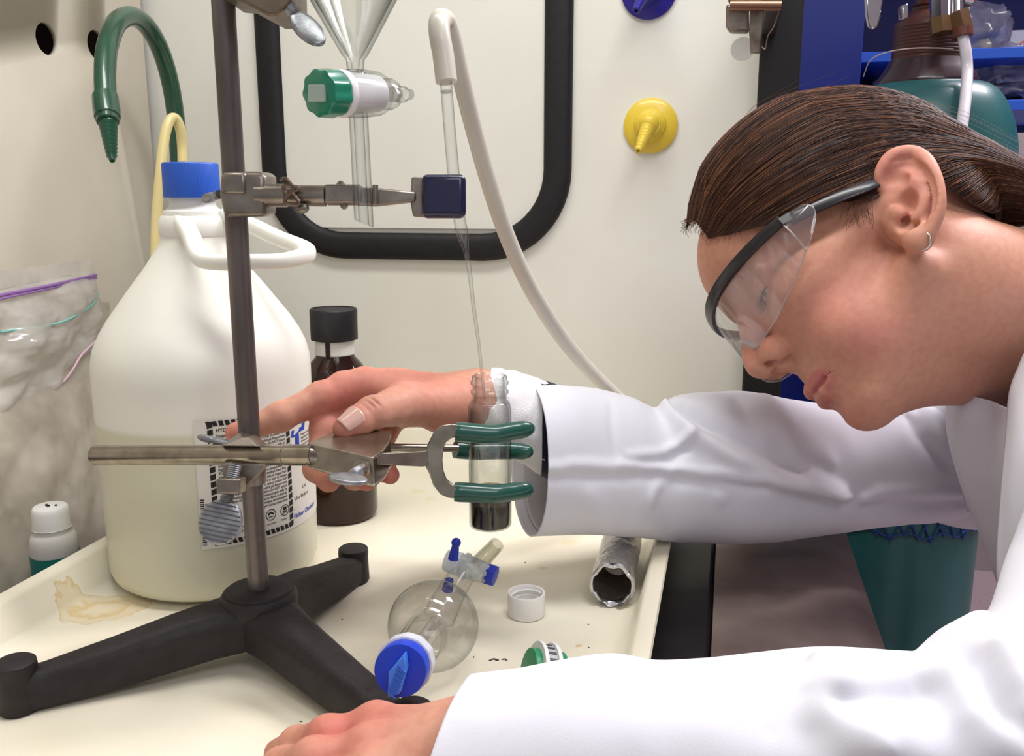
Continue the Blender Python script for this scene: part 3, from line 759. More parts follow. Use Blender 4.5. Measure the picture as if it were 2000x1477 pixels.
# Pasteur pipette and hose
def pipette():
    d = .508
    top = P(868, 150, d); wide = [P(868, 120, d), P(878, 250, d), P(893, 420, .51), P(905, 462, .512)]
    tip = P(946, 780, .585)
    root = thing('glass_pipette', 'thin glass pipette clamped above the vial with its tip inside', 'pipette', tip)
    c = bez([P(868, 120, d), P(874, 200, d), P(885, 330, d), P(897, 425, .511), P(905, 465, .514), P(910, 490, .518), P(917, 530, .524), P(925, 600, .541), P(936, 680, .562), tip], 8)
    L = len(c); rs = []
    for i in range(L):
        k = i / 8
        rs.append(.0034 if k < 3 else .0034 + .0003 * (k - 3) if k < 3.6 else lerp(.0036, .0014, min(1, (k - 3.6) / 1.6)) if k < 5.2 else lerp(.0014, .00085, (k - 5.2) / 3.8))
    MB().tube(c, rs, n=24, cap=False).build('glass', M_glass, root, smooth=60)
    MB().lathe(P(871, 178, d), unit(P(874, 200, d) - P(868, 120, d)), [(0, .0031), (.0008, .0031)], 24).build('plug', M_glass, root)
    M_h = mat('frosted_hose', (202, 198, 184), .32, sss=.35, sss_r=(.006, .005, .004), coat=.25)
    h = bez([P(872, 160, d), P(866, 110, d), P(859, 70, d), P(858, 45, .511), P(862, 38, .517), P(872, 44, .524), P(884, 80, .532), P(900, 150, .545), P(925, 250, .565), P(953, 350, .585), P(990, 460, .61), P(1040, 570, .64), P(1105, 670, .685), P(1180, 752, .73), P(1250, 815, .77), P(1330, 890, .80), P(1345, 960, .80)], 8)
    hose = thing('vacuum_hose', 'translucent white hose bent down from the pipette top past the gasket', 'hose', h[-1])
    rr = [.0062 if i < 30 else lerp(.0062, .0056, min(1, (i - 30) / 20)) for i in range(len(h))]
    MB().tube(h, rr, n=22).build('tubing', M_h, hose, smooth=60)
    # printed marks along the hose
    M_pm = mat('grey_print', (120, 116, 112), .6)
    for i in list(range(36, 62, 2)) + list(range(92, 108, 2)):
        p = h[i]
        MB().ball(p - FW * (rr[i] * .97) + RT * rr[i] * random.uniform(.1, .3), (.0007, .0005, .0008), n=6, m=4).build('printed_mark', M_pm, hose)
pipette()

# separatory funnel with stopcock at the top of the frame
def funnel():
    d = .475
    a = P(694, 130, d); axis = unit(P(688, -200, d - .03) - P(706, 330, d)); 
    X = a
    root = thing('separatory_funnel', 'glass separatory funnel with green stopcock knob hanging above the clamp', 'funnel', a)
    s = lambda px: px * d / F
    pf = [(-s(10), s(15)), (s(0), s(17)), (s(12), s(18)), (s(22), s(26)), (s(60), s(48)), (s(130), s(88)), (s(230), s(140)), (s(330), s(170)), (s(450), s(180)), (s(600), s(160)), (s(700), s(110)), (s(760), s(50)), (s(780), s(40)), (s(860), s(42))]
    MB().lathe(a, axis, pf, 64, False, False).build('bowl', M_glass, root, smooth=60)
    pf2 = [(t, r - s(9)) for t, r in pf]
    MB().lathe(a, axis, pf2, 64, False, False).build('bowl_inner_wall', M_glass, root, smooth=60)
    # stopcock barrel: horizontal taper
    kb = P(632, 182, d - .026); ke = P(765, 184, d + .016); bd = unit(ke - kb); L = np.linalg.norm(ke - kb)
    m0 = P(700, 183, d)
    sa = lambda v: s(v) * 1.42
    bar = MB().lathe(m0 - bd * sa(32), bd, [(0, s(45)), (sa(25), s(46)), (sa(40), s(46)), (sa(56), s(44)), (sa(68), s(43)), (sa(74), s(40))], 48, False, False).build('stopcock_barrel', M_glass, root, smooth=50)
    M_pt = mat('ptfe_white', (236, 236, 234), .35, sss=.3, sss_r=(.004, .004, .004))
    MB().lathe(m0 - bd * sa(42), bd, [(0, s(42)), (sa(4), s(44)), (sa(12), s(44)), (sa(16), s(40)), (sa(60), s(37)), (sa(78), s(35)), (sa(80), s(20))], 48).build('stopcock_plug', M_pt, bar, smooth=40)
    MB().lathe(m0 + bd * sa(52), bd, [(0, s(30)), (sa(10), s(32)), (sa(20), s(28)), (sa(22), s(14)), (sa(30), s(13)), (sa(34), s(17)), (sa(44), s(17)), (sa(48), s(12)), (sa(60), s(11)), (sa(62), s(6))], 32).build('plug_stem', M_glass, bar, smooth=40)
    MB().lathe(m0 + bd * sa(70), bd, [(0, s(17)), (sa(8), s(18)), (sa(9), s(10))], 6).build('lock_nut', thin('clear_plastic', (.9, .9, .9), (.5, .5, .5), rough=.08, haze=.12), bar, smooth=20)
    M_kn = mat('green_knob', (24, 128, 98), .3, coat=.3)
    kn = MB().lathe(m0 - bd * sa(78), bd, [(0, s(36)), (sa(3), s(42)), (sa(28), s(44)), (sa(34), s(42)), (sa(36), s(38))], 60, wob=lambda q, t: 1 + .045 * cos(q * 9)).build('knob', M_kn, root, smooth=40)
    x, y, _ = frame_of(bd)
    MB().box(m0 - bd * sa(79), (unit(RT - bd * (RT @ bd)), UP, bd), (s(22), s(17), s(4))).build('knob_window', mat('clear_knob_window', (196, 214, 206), .15, trans=.35), kn, bevel=s(7), seg=4)
    # drip stem with slanted end
    st = MB(); p0 = P(700, 222, d); p1 = P(711, 436, d)
    sd = unit(p1 - p0); LL = np.linalg.norm(p1 - p0); xx, yy, _ = frame_of(sd)
    for rad in (s(18.5), s(10)):
        vs = []; n = 32
        for t in (0, LL):
            for i in range(n):
                q = 2 * pi * i / n; o = (xx * cos(q) + yy * sin(q)) * rad
                sl = (o @ (-RT)) * .45 if t > 0 else 0
                vs.append(p0 + sd * (t - sl) + o)
        st.add(vs, [(i, (i + 1) % n, n + (i + 1) % n, n + i) for i in range(n)])
    n = 32; vs = []
    for rad in (s(18.5), s(10)):
        for i in range(n):
            q = 2 * pi * i / n; o = (xx * cos(q) + yy * sin(q)) * rad; vs.append(p0 + sd * (LL - (o @ (-RT)) * .45) + o)
    st.add(vs, [(i, (i + 1) % n, n + (i + 1) % n, n + i) for i in range(n)])
    st.build('drip_stem', M_glass, root, smooth=60, fix=False)
    MB().lathe(P(697, 142, d), -axis, [(0, s(17)), (s(6), s(21)), (s(10), s(19)), (s(14), s(22))], 32, False, False).build('neck_bead', M_glass, root, smooth=60)
    # clamp that carries the funnel: block on the rod at the frame top and its thumb screw
    q = P
    c = thing('funnel_clamp', 'clamp block with thumb screw at the top of the stand rod', 'clamp', rodp(-10))
    pts = [(430, -60), (566, -60), (568, 6), (540, 30), (523, 31), (462, -2), (430, -4)]
    MB().prism([q(x_, y_, .462) for x_, y_ in pts], FH * .04).build('block', mat('bronze_zinc', (138, 124, 106), .4, .8, var=.2, var_scale=60), c, bevel=.002, seg=3)
    thumbscrew(c, q(556, 4, .468), q(592, 46, .462) - q(556, 4, .468), .0115, .0068, -FW + RT * .5, r=.0033, head_len=.0135)
    MB().cyl(q(560, -45, .475), P(690, -45, d - .012), .005).build('arm', M_zinc, c)
funnel()
# ------------------------------------------------------------------ acid jug
JX, JY = -0.376, 0.584
def jug():
    root = thing('acid_jug', 'large translucent white plastic acid jug with blue ribbed cap and handle', 'jug', (JX, JY, ZT))
    prof_px = [(1178, 60), (1178, 130), (1172, 160), (1158, 182), (1135, 196), (1100, 203), (1000, 206), (860, 211), (720, 215), (695, 214), (670, 208), (645, 196), (620, 180), (565, 138), (520, 102), (480, 74), (455, 64), (425, 62), (412, 60), (408, 52), (402, 46), (382, 45)]
    pf = []
    for py, hw in prof_px:
        z = zat(JX, JY, py); d = pr((JX, JY, z))[2]; pf.append((z, hw * .945 * d / F))
    z0 = pf[0][0]; off = ZT - z0
    pf = [(z + off * (1 - min(1, max(0, (z - z0) / .05))), r) for z, r in pf]
    m = mat('hdpe_translucent', (232, 231, 220), .42, sss=.25, sss_r=(.012, .012, .01), coat=.1)
    # acid inside darkens the wall below its level
    nt = m.node_tree; bs = nt.nodes['Principled BSDF']; geo = nt.nodes.new('ShaderNodeNewGeometry'); sx = nt.nodes.new('ShaderNodeSeparateXYZ')
    nt.links.new(geo.outputs['Position'], sx.inputs[0])
    zl = zat(JX, JY, 800); mr = nt.nodes.new('ShaderNodeMapRange'); mr.inputs[1].default_value = zl - .002; mr.inputs[2].default_value = zl + .002
    nt.links.new(sx.outputs['Z'], mr.inputs[0]); mx = nt.nodes.new('ShaderNodeMix'); mx.data_type = 'RGBA'
    mx.inputs[6].default_value = srgb(214, 212, 190); mx.inputs[7].default_value = srgb(236, 236, 226)
    nt.links.new(mr.outputs[0], mx.inputs[0]); nt.links.new(mx.outputs[2], bs.inputs['Base Color'])
    MB().lathe((JX, JY, 0), ZV, pf, 96).build('body', m, root, smooth=50)
    # mould seam ring low on the body
    zs = zat(JX, JY, 1118)
    # cap
    zc = zat(JX, JY, 386); zt = zat(JX, JY, 318); r = 53 * .64 / F
    cb = MB(); n = 180
    MB().lathe((JX, JY, zc), ZV, [(0, r * 1.0), (.0015, r), (zt - zc - .0012, r * .985), (zt - zc, r * .95)], n, wob=lambda a, t: 1 + (.012 * cos(a * 60) if t < zt - zc - .0005 else 0)).build('cap', mat('blue_cap', (38, 88, 190), .4, coat=.1), root, smooth=60)
    # handle: loop from the neck out to the right and back to the shoulder
    M_h = mat('hdpe_white', (238, 238, 230), .4, sss=.2, sss_r=(.008, .008, .007))
    q = lambda px, py, d=.60: P(px, py, d)
    pts = bez([q(352, 428, .632), q(372, 460, .612), q(390, 502, .592), q(420, 512, .585), q(480, 512, .582), q(550, 510, .588), q(596, 498, .60), q(590, 484, .615), q(540, 464, .625), q(490, 440, .635), q(440, 420, .645)], 8)
    MB().tube(pts, 1.0, n=20, upv=ZV, prof=lambda a: (.0052 * (abs(cos(a)) ** .7) * (1 if cos(a) > 0 else -1), .0062 * (abs(sin(a)) ** .7) * (1 if sin(a) > 0 else -1))).build('handle', M_h, root, smooth=60)
    MB().lathe((JX, JY, zat(JX, JY, 462)), ZV, [(0, 64 * .64 / F), (.003, 67 * .64 / F), (.012, 66 * .64 / F), (.0150, 60 * .64 / F)], 64).build('neck_collar', M_h, root, smooth=40)
    # ---- label wrapped on the body
    def rad(z):
        for (z1, r1), (z2, r2) in zip(pf, pf[1:]):
            if z1 <= z <= z2 and z2 > z1: return lerp(r1, r2, (z - z1) / (z2 - z1))
        return pf[8][1]
    base = atan2(-JY, -JX)                         # angle that faces the camera
    def ang(px):                                   # angle on the jug seen at pixel column px
        best = None
        for k in range(-800, 801):
            a = base + k * .0019
            p = (JX + rad(.12) * cos(a), JY + rad(.12) * sin(a), zat(JX, JY, 890))
            e = abs(pr(p)[0] - px)
            if best is None or e < best[0]: best = (e, a)
        return best[1]
    zt_, zb_ = zat(JX, JY, 774), zat(JX, JY, 1000)
    a0, a1, a2, a3 = ang(386), ang(412), ang(568), ang(634)
    aE = a3 + .28
    Rm = rad(.12)
    def wrap(u, z, o): r_ = rad(z) + o; return V3(JX + r_ * cos(u), JY + r_ * sin(u), z)
    mr_ = mat('label_paper', (226, 224, 216), .5)
    lab = MB().grid(lambda u, v: wrap(lerp(a0, aE, u), lerp(zb_, zt_, v), .0004), 60, 10).build('label', mr_, root, smooth=60, fix=False)
    ink = mat('black_ink', (30, 27, 28), .6); inkb = mat('blue_ink', (28, 66, 176), .6)
    # hatched border: each dash its own printed quad
    hb = MB(); w = .0036; zi0, zi1 = zb_ + .002, zt_ - .001
    def dash(u0, u1, z0, z1, sk_u=0, sk_z=0):
        hb.add([wrap(u0, z0, .0006), wrap(u1, z0 + sk_z, .0006), wrap(u1 + sk_u, z1 + sk_z, .0006), wrap(u0 + sk_u, z1, .0006)], [(0, 1, 2, 3)])
    du = w / Rm; nH = 15; nV = 17
    for k in range(nH):
        u0 = lerp(a1, a2, k / nH); u1 = lerp(a1, a2, (k + .72) / nH)
        dash(u0, u1, zi1 - w, zi1, -.012); dash(u0, u1, zi0, zi0 + w, -.012)
    for k in range(nV):
        z0 = lerp(zi0, zi1, k / nV); z1 = lerp(zi0, zi1, (k + .78) / nV)
        dash(a1, a1 + du, z0, z1, 0, .001); dash(a2 - du, a2, z0, z1, 0, .001)
    hb.build('hatched_border', ink, lab, fix=False)['kind'] = 'stuff'
    def put(txt, u, z, size, m, name, slope=0, bold=False, o=.0006):
        v, f = text_mesh(txt, size, bold=bold)
        return MB().add([wrap(u + p[0] / Rm, z + p[1] + slope * p[0], o) for p in v], f).build(name, m, lab, smooth=0, fix=False)
    ul = a1 + du * 1.5
    put('HYDROCHLORIC ACID', ul, zi1 - .0078, .0034, ink, 'print_title', bold=True)
    lines = ['Danger! Causes severe burns', 'respiratory tract burns. May', 'Corrosive to metal. Target', 'erosion of exposed teeth and', 'gastrointestinal tract. First', 'Eyes: In case of contact flush', 'water for at least 15 minutes', 'Skin: In case of contact flush', 'Get medical aid. Remove shoes', 'Ingestion: Do NOT induce', 'If conscious give milk or', 'Inhalation: Move to fresh air', 'Get medical aid immediately']
    aM = lerp(a1, a2, .52)
    wid = lambda t, s_: len(t) * s_ * .5
    tx = MB(); n = 22; step = (zi1 - zi0 - .030) / n
    for k in range(n):
        for u, off in ((ul, 0), (aM, 5)):
            if u == ul and k > 18: continue
            v, f = text_mesh(lines[(k + off) % len(lines)], .0029, bold=True)
            mxw = (aM - ul if u == ul else a2 - du * 1.4 - aM) * Rm
            sc = min(1.0, mxw / (v[:, 0].max() + 1e-6))
            tx.add([wrap(u + p[0] * sc / Rm, zi1 - .0115 - k * step + p[1], .0006) for p in v], f)
    tx.build('print_text', ink, lab, smooth=0, fix=False)['kind'] = 'stuff'
    put('CHLOROHYDRIC', aM + .02, zi1 - .0060, .0030, ink, 'print_title', bold=True)
    put('Fair Lawn, New Jersey 07410', ul, zi0 + .0105, .0024, ink, 'print_address', bold=True)
    put('Tel: 201 796 7100', ul, zi0 + .0068, .0024, ink, 'print_address', bold=True)
    # hazard circles bottom right
    for i in range(2):
        uc = lerp(aM, a2, .30 + .42 * i); zc_ = zi0 + .0145; rr = .0042
        cb = MB(); N = 32
        for k in range(N):
            t0, t1 = 2 * pi * k / N, 2 * pi * (k + 1) / N
            cb.add([wrap(uc + rr * cos(t0) / Rm, zc_ + rr * sin(t0), .0006), wrap(uc + rr * cos(t1) / Rm, zc_ + rr * sin(t1), .0006), wrap(uc + rr * .86 * cos(t1) / Rm, zc_ + rr * .86 * sin(t1), .0006), wrap(uc + rr * .86 * cos(t0) / Rm, zc_ + rr * .86 * sin(t0), .0006)], [(0, 1, 2, 3)])
        cb.build('hazard_ring', ink, lab, smooth=0)
        sb = MB()
        if i == 0:
            shp = [[(-.6, -.1), (-.5, .4), (.1, .55), (.55, .15), (.5, -.2), (.3, .05), (-.1, .25), (-.3, .0)], [(-.5, -.45), (.5, -.45), (.5, -.3), (-.5, -.3)]]
        else:
            shp = [[(-.35, .6), (.35, .6), (.42, .2), (.2, .0), (-.2, .0), (-.42, .2)], [(-.55, -.1), (-.4, .0), (.55, -.5), (.4, -.62)], [(.55, -.1), (.4, .0), (-.55, -.5), (-.4, -.62)]]
        for poly in shp: sb.add([wrap(uc + rr * x / Rm, zc_ + rr * y, .0006) for x, y in poly], [tuple(range(len(poly)))])
        sb.build('hazard_symbol', ink, lab, smooth=0, fix=False)
        put(('Corrosive', 'Poison')[i], uc - .0038 / Rm, zc_ - .0072, .0019, ink, 'print_caption', bold=True)
    # barcode at the left edge
    bb = MB(); z = zb_ + .003; rr_ = random.Random(3)
    while z < zb_ + .036:
        h = rr_.choice((.0003, .0005, .0009)); bb.add([wrap(a0 + .010, z, .0006), wrap(a0 + .045, z, .0006), wrap(a0 + .045, z + h, .0006), wrap(a0 + .010, z + h, .0006)], [(0, 1, 2, 3)]); z += h + rr_.choice((.0004, .0007))
    bb.build('barcode', ink, lab, smooth=0, fix=False)['kind'] = 'stuff'
    v, f = text_mesh('+H142A508', .0030)
    MB().add([wrap(a0 + .075 - p[1] / Rm, zb_ + .018 + p[0], .0006) for p in v], f).build('barcode_number', ink, lab, smooth=0, fix=False)
    # blue mark and lettering right of the frame
    ub = a2 + .03; zm = zat(JX, JY, 838)
    T = [(0, .007), (.0125, .007), (.0145, .011), (.0185, .011), (.0165, .004), (.0085, .004), (.0085, -.016), (.0035, -.016), (.0035, .002), (-.001, .002)]
    MB().add([wrap(ub + x / Rm, zm + y, .0006) for x, y in T], [tuple(range(len(T)))]).build('blue_logo', inkb, lab, smooth=0, fix=False)
    put('Lot', ub + .010 / Rm, zat(JX, JY, 935), .0042, ink, 'print_lot')
    put('Use Before', ub, zat(JX, JY, 951), .0042, ink, 'print_use_before')
    zl2 = zat(JX, JY, 968)
    MB().add([wrap(a2 + .015, zl2, .0006), wrap(aE, zl2, .0006), wrap(aE, zl2 + .0007, .0006), wrap(a2 + .015, zl2 + .0007, .0006)], [(0, 1, 2, 3)]).build('blue_rule', inkb, lab, smooth=0, fix=False)
    put('Fisher Chemical', a2 + .015, zl2 - .0065, .0050, inkb, 'print_brand', bold=True)
    k = MB()
    for i in range(9):
        v, f = text_mesh(lines[i][:14], .0024, bold=True)
        k.add([wrap(ub + .011 / Rm + p[0] / Rm, zat(JX, JY, 836) - i * .0026 + p[1], .0006) for p in v], f)
    k.build('print_text', ink, lab, smooth=0, fix=False)['kind'] = 'stuff'
jug()

# ------------------------------------------------------------------ amber bottle
def amber():
    nb = PZ(668, 1030, ZT); dr = unit(V3(nb[0], nb[1], 0)); r0 = .0330; c = nb + dr * r0; X, Y = c[0], c[1]
    root = thing('amber_bottle', 'brown glass reagent bottle with black screw cap behind the jug', 'bottle', (X, Y, ZT))
    z = lambda py: zat(X, Y, py); d = pr((X, Y, .15))[2]
    hw = lambda p_: p_ * d / F
    zsh = z(790)
    pf = [(0, .024), (.0015, .0310), (.006, r0), (zsh - ZT, r0), (z(760) - ZT, r0 * .96), (z(735) - ZT, r0 * .86), (z(712) - ZT, hw(52)), (z(695) - ZT, hw(37)), (z(668) - ZT, hw(34)), (z(650) - ZT, hw(33))]
    m = mat('amber_glass', (48, 20, 8), .06, ior=1.45, coat=.15, spec=.4, var=.35, var_scale=14, var_rgb=(32, 13, 7))
    MB().lathe((X, Y, ZT), ZV, pf, 64).build('glass', m, root, smooth=50)
    MB().lathe((X, Y, 0), ZV, [(z(692), hw(36.5)), (z(690), hw(38.5)), (z(670), hw(38)), (z(664), hw(37))], 48, False, False).build('neck_band', mat('white_band', (226, 226, 222), .45), root)
    M_c = mat('black_cap', (24, 22, 26), .45)
    zc, zt = z(662), z(602)
    MB().lathe((X, Y, zc), ZV, [(0, hw(45)), (zt - zc - .0015, hw(45.5)), (zt - zc, hw(43)), (zt - zc, hw(39)), (zt - zc - .001, hw(38))], 120, wob=lambda a, t: 1 + (.012 * cos(a * 40) if .002 < t < zt - zc - .003 else 0)).build('cap', M_c, root, smooth=60)
    b = atan2(-Y, -X) - .35
    MB().grid(lambda u, v: V3(X + (hw(38.5) + .0004) * cos(b + lerp(-.12, .12, u)), Y + (hw(38.5) + .0004) * sin(b + lerp(-.12, .12, u)), lerp(z(694), z(660), v)), 6, 4).build('drip', m, root, fix=False)
    b = atan2(-Y, -X)
    MB().grid(lambda u, v: V3(X + (r0 + .0004) * cos(b + lerp(-1.1, 1.1, u)), Y + (r0 + .0004) * sin(b + lerp(-1.1, 1.1, u)), lerp(z(925), z(800), v)), 30, 4).build('label', mat('label_ivory', (232, 230, 206), .5), root, fix=False)
amber()

# ------------------------------------------------------------------ small bottle behind the left rim
def small_bottle():
    c = PZ(97, 985, .066); X, Y = c[0], c[1]; d = pr((X, Y, .05))[2]; z = lambda py: zat(X, Y, py); s = d / F
    root = thing('sample_bottle', 'small white plastic bottle with teal label behind the tray rim', 'bottle', (X, Y, 0))
    zs = z(1060)
    MB().lathe((X, Y, 0), ZV, [(0, 40 * s), (.002, 44 * s), (zs, 44 * s), (z(1048), 42 * s), (z(1040), 38 * s), (z(1036), 33 * s), (z(1031), 33 * s), (z(1029), 36 * s), (z(1027), 33 * s), (z(1020), 31 * s)], 48).build('body', mat('natural_plastic', (206, 204, 198), .4, sss=.2), root, smooth=50)
    MB().lathe((X, Y, 0), ZV, [(0.002, 44.6 * s), (z(1078), 44.6 * s)], 48, False, False).build('label', mat('teal_label', (14, 116, 108), .5), root)
    zc, zt = z(1030), z(988)
    MB().lathe((X, Y, zc), ZV, [(0, 34.5 * s), (zt - zc - .004, 33.5 * s), (zt - zc - .001, 31.5 * s), (zt - zc, 29 * s)], 90, wob=lambda a, t: 1 + (.014 * cos(a * 30) if t < zt - zc - .004 else 0)).build('cap', mat('white_cap', (232, 232, 228), .45), root, smooth=60)
    MB().tube([(X - 8 * s, Y, zt + .0003), (X + 2 * s, Y - .002, zt + .0003)], .0011, n=6).build('cap_mark', mat('black_marker', (40, 38, 40), .6), root)
    MB().tube([(X + 10 * s, Y + .001, zt + .0003), (X + 14 * s, Y + .001, zt + .0003)], .0008, n=6).build('cap_mark', mat('black_marker', (40, 38, 40), .6), root)
small_bottle()

# ------------------------------------------------------------------ zip bags leaning on the baffle
def zipbag(name, label, corners, xplane, tint, haze_rgb, haze, seed, stripes, fill, thick=.018):
    TL, TR, BR, BL = [PX(px, py, xp) for (px, py), xp in zip(corners, xplane)]
    root = thing(name, label, 'bag', (BL + BR) / 2)
    nrm = unit(np.cross(TR - TL, BL - TL)); nrm = nrm if nrm[0] > 0 else -nrm
    def pt(u, v, side, off=0):
        p = lerp(lerp(TL, TR, u), lerp(BL, BR, u), v)
        puff = (max(0, sin(pi * u)) ** .5) * (max(0, sin(pi * min(1, max(0, (v - .12) / .88)))) ** .5)
        nz = mnoise.turbulence(Vector((u * 3 + seed, v * 3, side * 2.0)), 5, True) - .5
        rg = mnoise.noise(Vector((u * 6 + seed, v * 5 + 3, side))) * .35
        return p + nrm * (side * thick * puff + (nz + rg) * thick * .75 * min(1, puff * 1.5 + .08) + off)
    m = thin(name + '_film', tint, tuple(t * .78 for t in tint), rough=.14, gain=2.4, haze=haze, haze_rgb=haze_rgb)
    for side in (1, -1):
        MB().grid(lambda u, v: pt(u, v, side), 56, 70).build('film', m, root, smooth=60, fix=False)
    for nm, col, pts, r in stripes:
        MB().tube(bez([pt(u, v, 1, .0012) for u, v in pts], 8), r, n=8).build(nm, mat(nm + '_' + name, col, .4), root, smooth=60)
    if fill:
        c = lerp(lerp(TL, TR, .45), lerp(BL, BR, .45), fill[3])
        ax = (unit(TR - TL), unit(BL - TL), nrm)
        bagmesh(c, ax, fill[1], seed, .5, 30).build('contents', mat(name + '_fill', fill[0], .7, var=.4, var_scale=25, var_rgb=fill[2]), root, smooth=60)
zipbag('zip_bag', 'clear zip bag with purple zipper leaning on the baffle wall', [(-150, 548), (182, 506), (206, 700), (-150, 985)], [-.575, -.62, -.61, -.56], (.93, .93, .92), (244, 241, 236), .62, 2.0,
       [('purple_zipper', (150, 108, 178), [(0, .15), (.3, .14), (.65, .15), (1.0, .16)], .0016), ('purple_zipper', (120, 84, 160), [(0, .17), (.3, .16), (.65, .17), (1.0, .19)], .0011),
        ('teal_stripe', (136, 196, 190), [(.3, .34), (.55, .40), (.72, .42), (.88, .40), (1.0, .34)], .0011), ('pink_stripe', (220, 184, 200), [(.42, .93), (.62, .84), (.75, .74), (.88, .72), (.99, .70)], .0011)], None)
zipbag('storage_bag', 'grey plastic bag of tan material under the purple zip bag', [(-160, 600), (214, 590), (236, 1085), (-160, 1290)], [-.615, -.635, -.50, -.49], (.9, .89, .86), (222, 214, 200), .72, 9.0, [], None, thick=.012)

# ------------------------------------------------------------------ flask with stopcock
M_thin = thin('flask_glass', (.99, .99, .985), (.60, .62, .61), rough=.01, ior=1.5, gain=1.1)
def flask():
    c = PZ(846, 1222, .038); R = 90 * pr(c)[2] / F
    c[2] = ZT + R + .0005
    c = PZ(846, 1222, c[2])
    root = thing('storage_flask', 'round glass flask lying on its side with blue stopper cap', 'flask', (c[0], c[1], ZT))
    cap = PZ(790, 1299, .057); d = unit(cap - c); L = np.linalg.norm(cap - c)
    pf = []
    rn = 38 * .56 / F
    for k in range(33):
        t = pi * k / 32
        z_, r_ = -cos(t) * R, sin(t) * R
        if z_ > 0 and r_ < rn + .004: break
        pf.append((z_, max(r_, .0003)))
    z1 = pf[-1][0]; pf += [(z1 + .002, rn + .0022), (z1 + .0045, rn + .0006), (z1 + .008, rn), (L - .002, rn)]
    MB().lathe(c, d, pf, 72, False, False).build('bulb', M_thin, root, smooth=60)
    M_wc = thin('milky_ring', (.85, .85, .88), (.6, .6, .65), rough=.15, haze=.6, haze_rgb=(226, 228, 236))
    rc = 52 * pr(cap)[2] / F
    MB().lathe(cap - d * .010, d, [(0, rn + .0005), (.001, rc * 1.05), (.010, rc * 1.08), (.0112, rc * 1.06), (.0112, rc * .9)], 72, False, False, wob=lambda a, t: 1 + .012 * cos(12 * a)).build('cap_ring', mat('milky_plastic', (222, 226, 236), .3, sss=.3, trans=.2), root, smooth=40)
    cp = MB().lathe(cap - d * .006, d, [(0, rc * .5), (.001, rc * .98), (.016, rc * .98), (.0172, rc * .95), (.0172, rc * .3)], 72).build('stopper_cap', mat('stopper_blue', (22, 62, 190), .35), root, smooth=40)
    f0 = cap + d * .0112; x = unit(np.cross(d, unit(V3(.15, 0, 1)))); y = np.cross(x, d)
    A = unit(y * .94 - x * .34 if (y @ ZV) > 0 else -y * .94 - x * .34)
    top = f0 + A * rc * .75; bot = f0 - A * rc * .78
    w = unit(np.cross(A, d)); w = w if w @ RT > 0 else -w
    poly = [f0 + A * rc * .78 - w * rc * .16, f0 + A * rc * .35 + w * rc * .18, f0 - A * rc * .55 + w * rc * .42, f0 - A * rc * .9 + w * rc * .12, f0 - A * rc * .1 - w * rc * .32]
    MB().prism(poly, d * .007).build('grip_fin', mat('fin_blue', (66, 126, 226), .35), cp, bevel=.0007)
    for k in range(7):
        t = .30 - k * .16
        a = f0 + A * rc * t + d * .0072 + w * rc * (-.14 + (.30 - t) * .12); MB().tube([a, a + w * rc * .38 - A * rc * .1], .0006, n=6).build('grip_rib', mat('fin_blue_dark', (44, 92, 196), .4), cp)
    # rear neck with stopcock
    q = lambda px, py, z_: PZ(px, py, z_)
    nb = c - d * R * .96; ne = q(905, 1120, .05)
    MB().tube(bez([nb + d * .006, lerp(nb, ne, .5) + V3(0, 0, .002), ne], 6), [.0105 - .0002 * i for i in range(13)], n=28, cap=False).build('rear_neck', M_thin, root, smooth=60)
    s0, s1 = q(872, 1094, .056), q(962, 1124, .050); sd = unit(s1 - s0); SL = np.linalg.norm(s1 - s0)
    MB().lathe(s0, sd, [(0, .0068), (.0008, .0074), (.010, .0078), (.011, .006), (.0125, .0058)], 36).build('stopcock_handle_hub', mat('milky_white', (226, 234, 238), .3, sss=.3), root, smooth=40)
    MB().lathe(s0 + sd * .0115, sd, [(0, .0065), (.001, .0088), (.003, .0088), (.0045, .0075), (.012, .0072), (SL - .014, .0066)], 36, False, False).build('stopcock_barrel', mat('frosted_glass', (224, 230, 228), .25, trans=.5), root, smooth=40)
    nb_ = mat('stopcock_blue', (30, 52, 168), .35)
    MB().lathe(s1 - sd * .004, sd, [(0, .0050), (.0005, .0066), (.006, .0064), (.0064, .0045)], 40, wob=lambda a, t: 1 + .05 * cos(8 * a)).build('stopcock_nut', nb_, root, smooth=30)
    MB().lathe(s1 - sd * .0055, sd, [(0, .0046), (.0014, .0052)], 32).build('gasket_ring', M_black, root)
    hb = q(885, 1092, .062); ht = P(892, 1054, pr(hb)[2] - .004)
    ax = unit(ht - hb)
    MB().lathe(hb, ax, [(0, .0034), (.009, .0024), (.010, .0022)], 20).build('lever', nb_, root, smooth=50)
    MB().ball(hb + ax * .0118, .0031).build('lever_knob', nb_, root)
    MB().lathe(hb - ax * .015, -ax, [(0, .0028), (.008, .0036)], 20).build('lever', nb_, root)
    a0, a1 = q(925, 1112, .054), P(972, 1062, pr(q(925, 1112, .054))[2] + .02)
    MB().lathe(a0, a1 - a0, [(0, .0058), (np.linalg.norm(a1 - a0), .0050)], 28, False, False).build('side_arm', M_glass, root, smooth=60)
    MB().lathe(a0, a1 - a0, [(0, .0048), (np.linalg.norm(a1 - a0), .0041)], 28, False, False).build('side_arm_lining', thin('grease', (.95, .94, .86), (.8, .8, .72), haze=.3, haze_rgb=(232, 228, 205)), root, smooth=60)
flask()

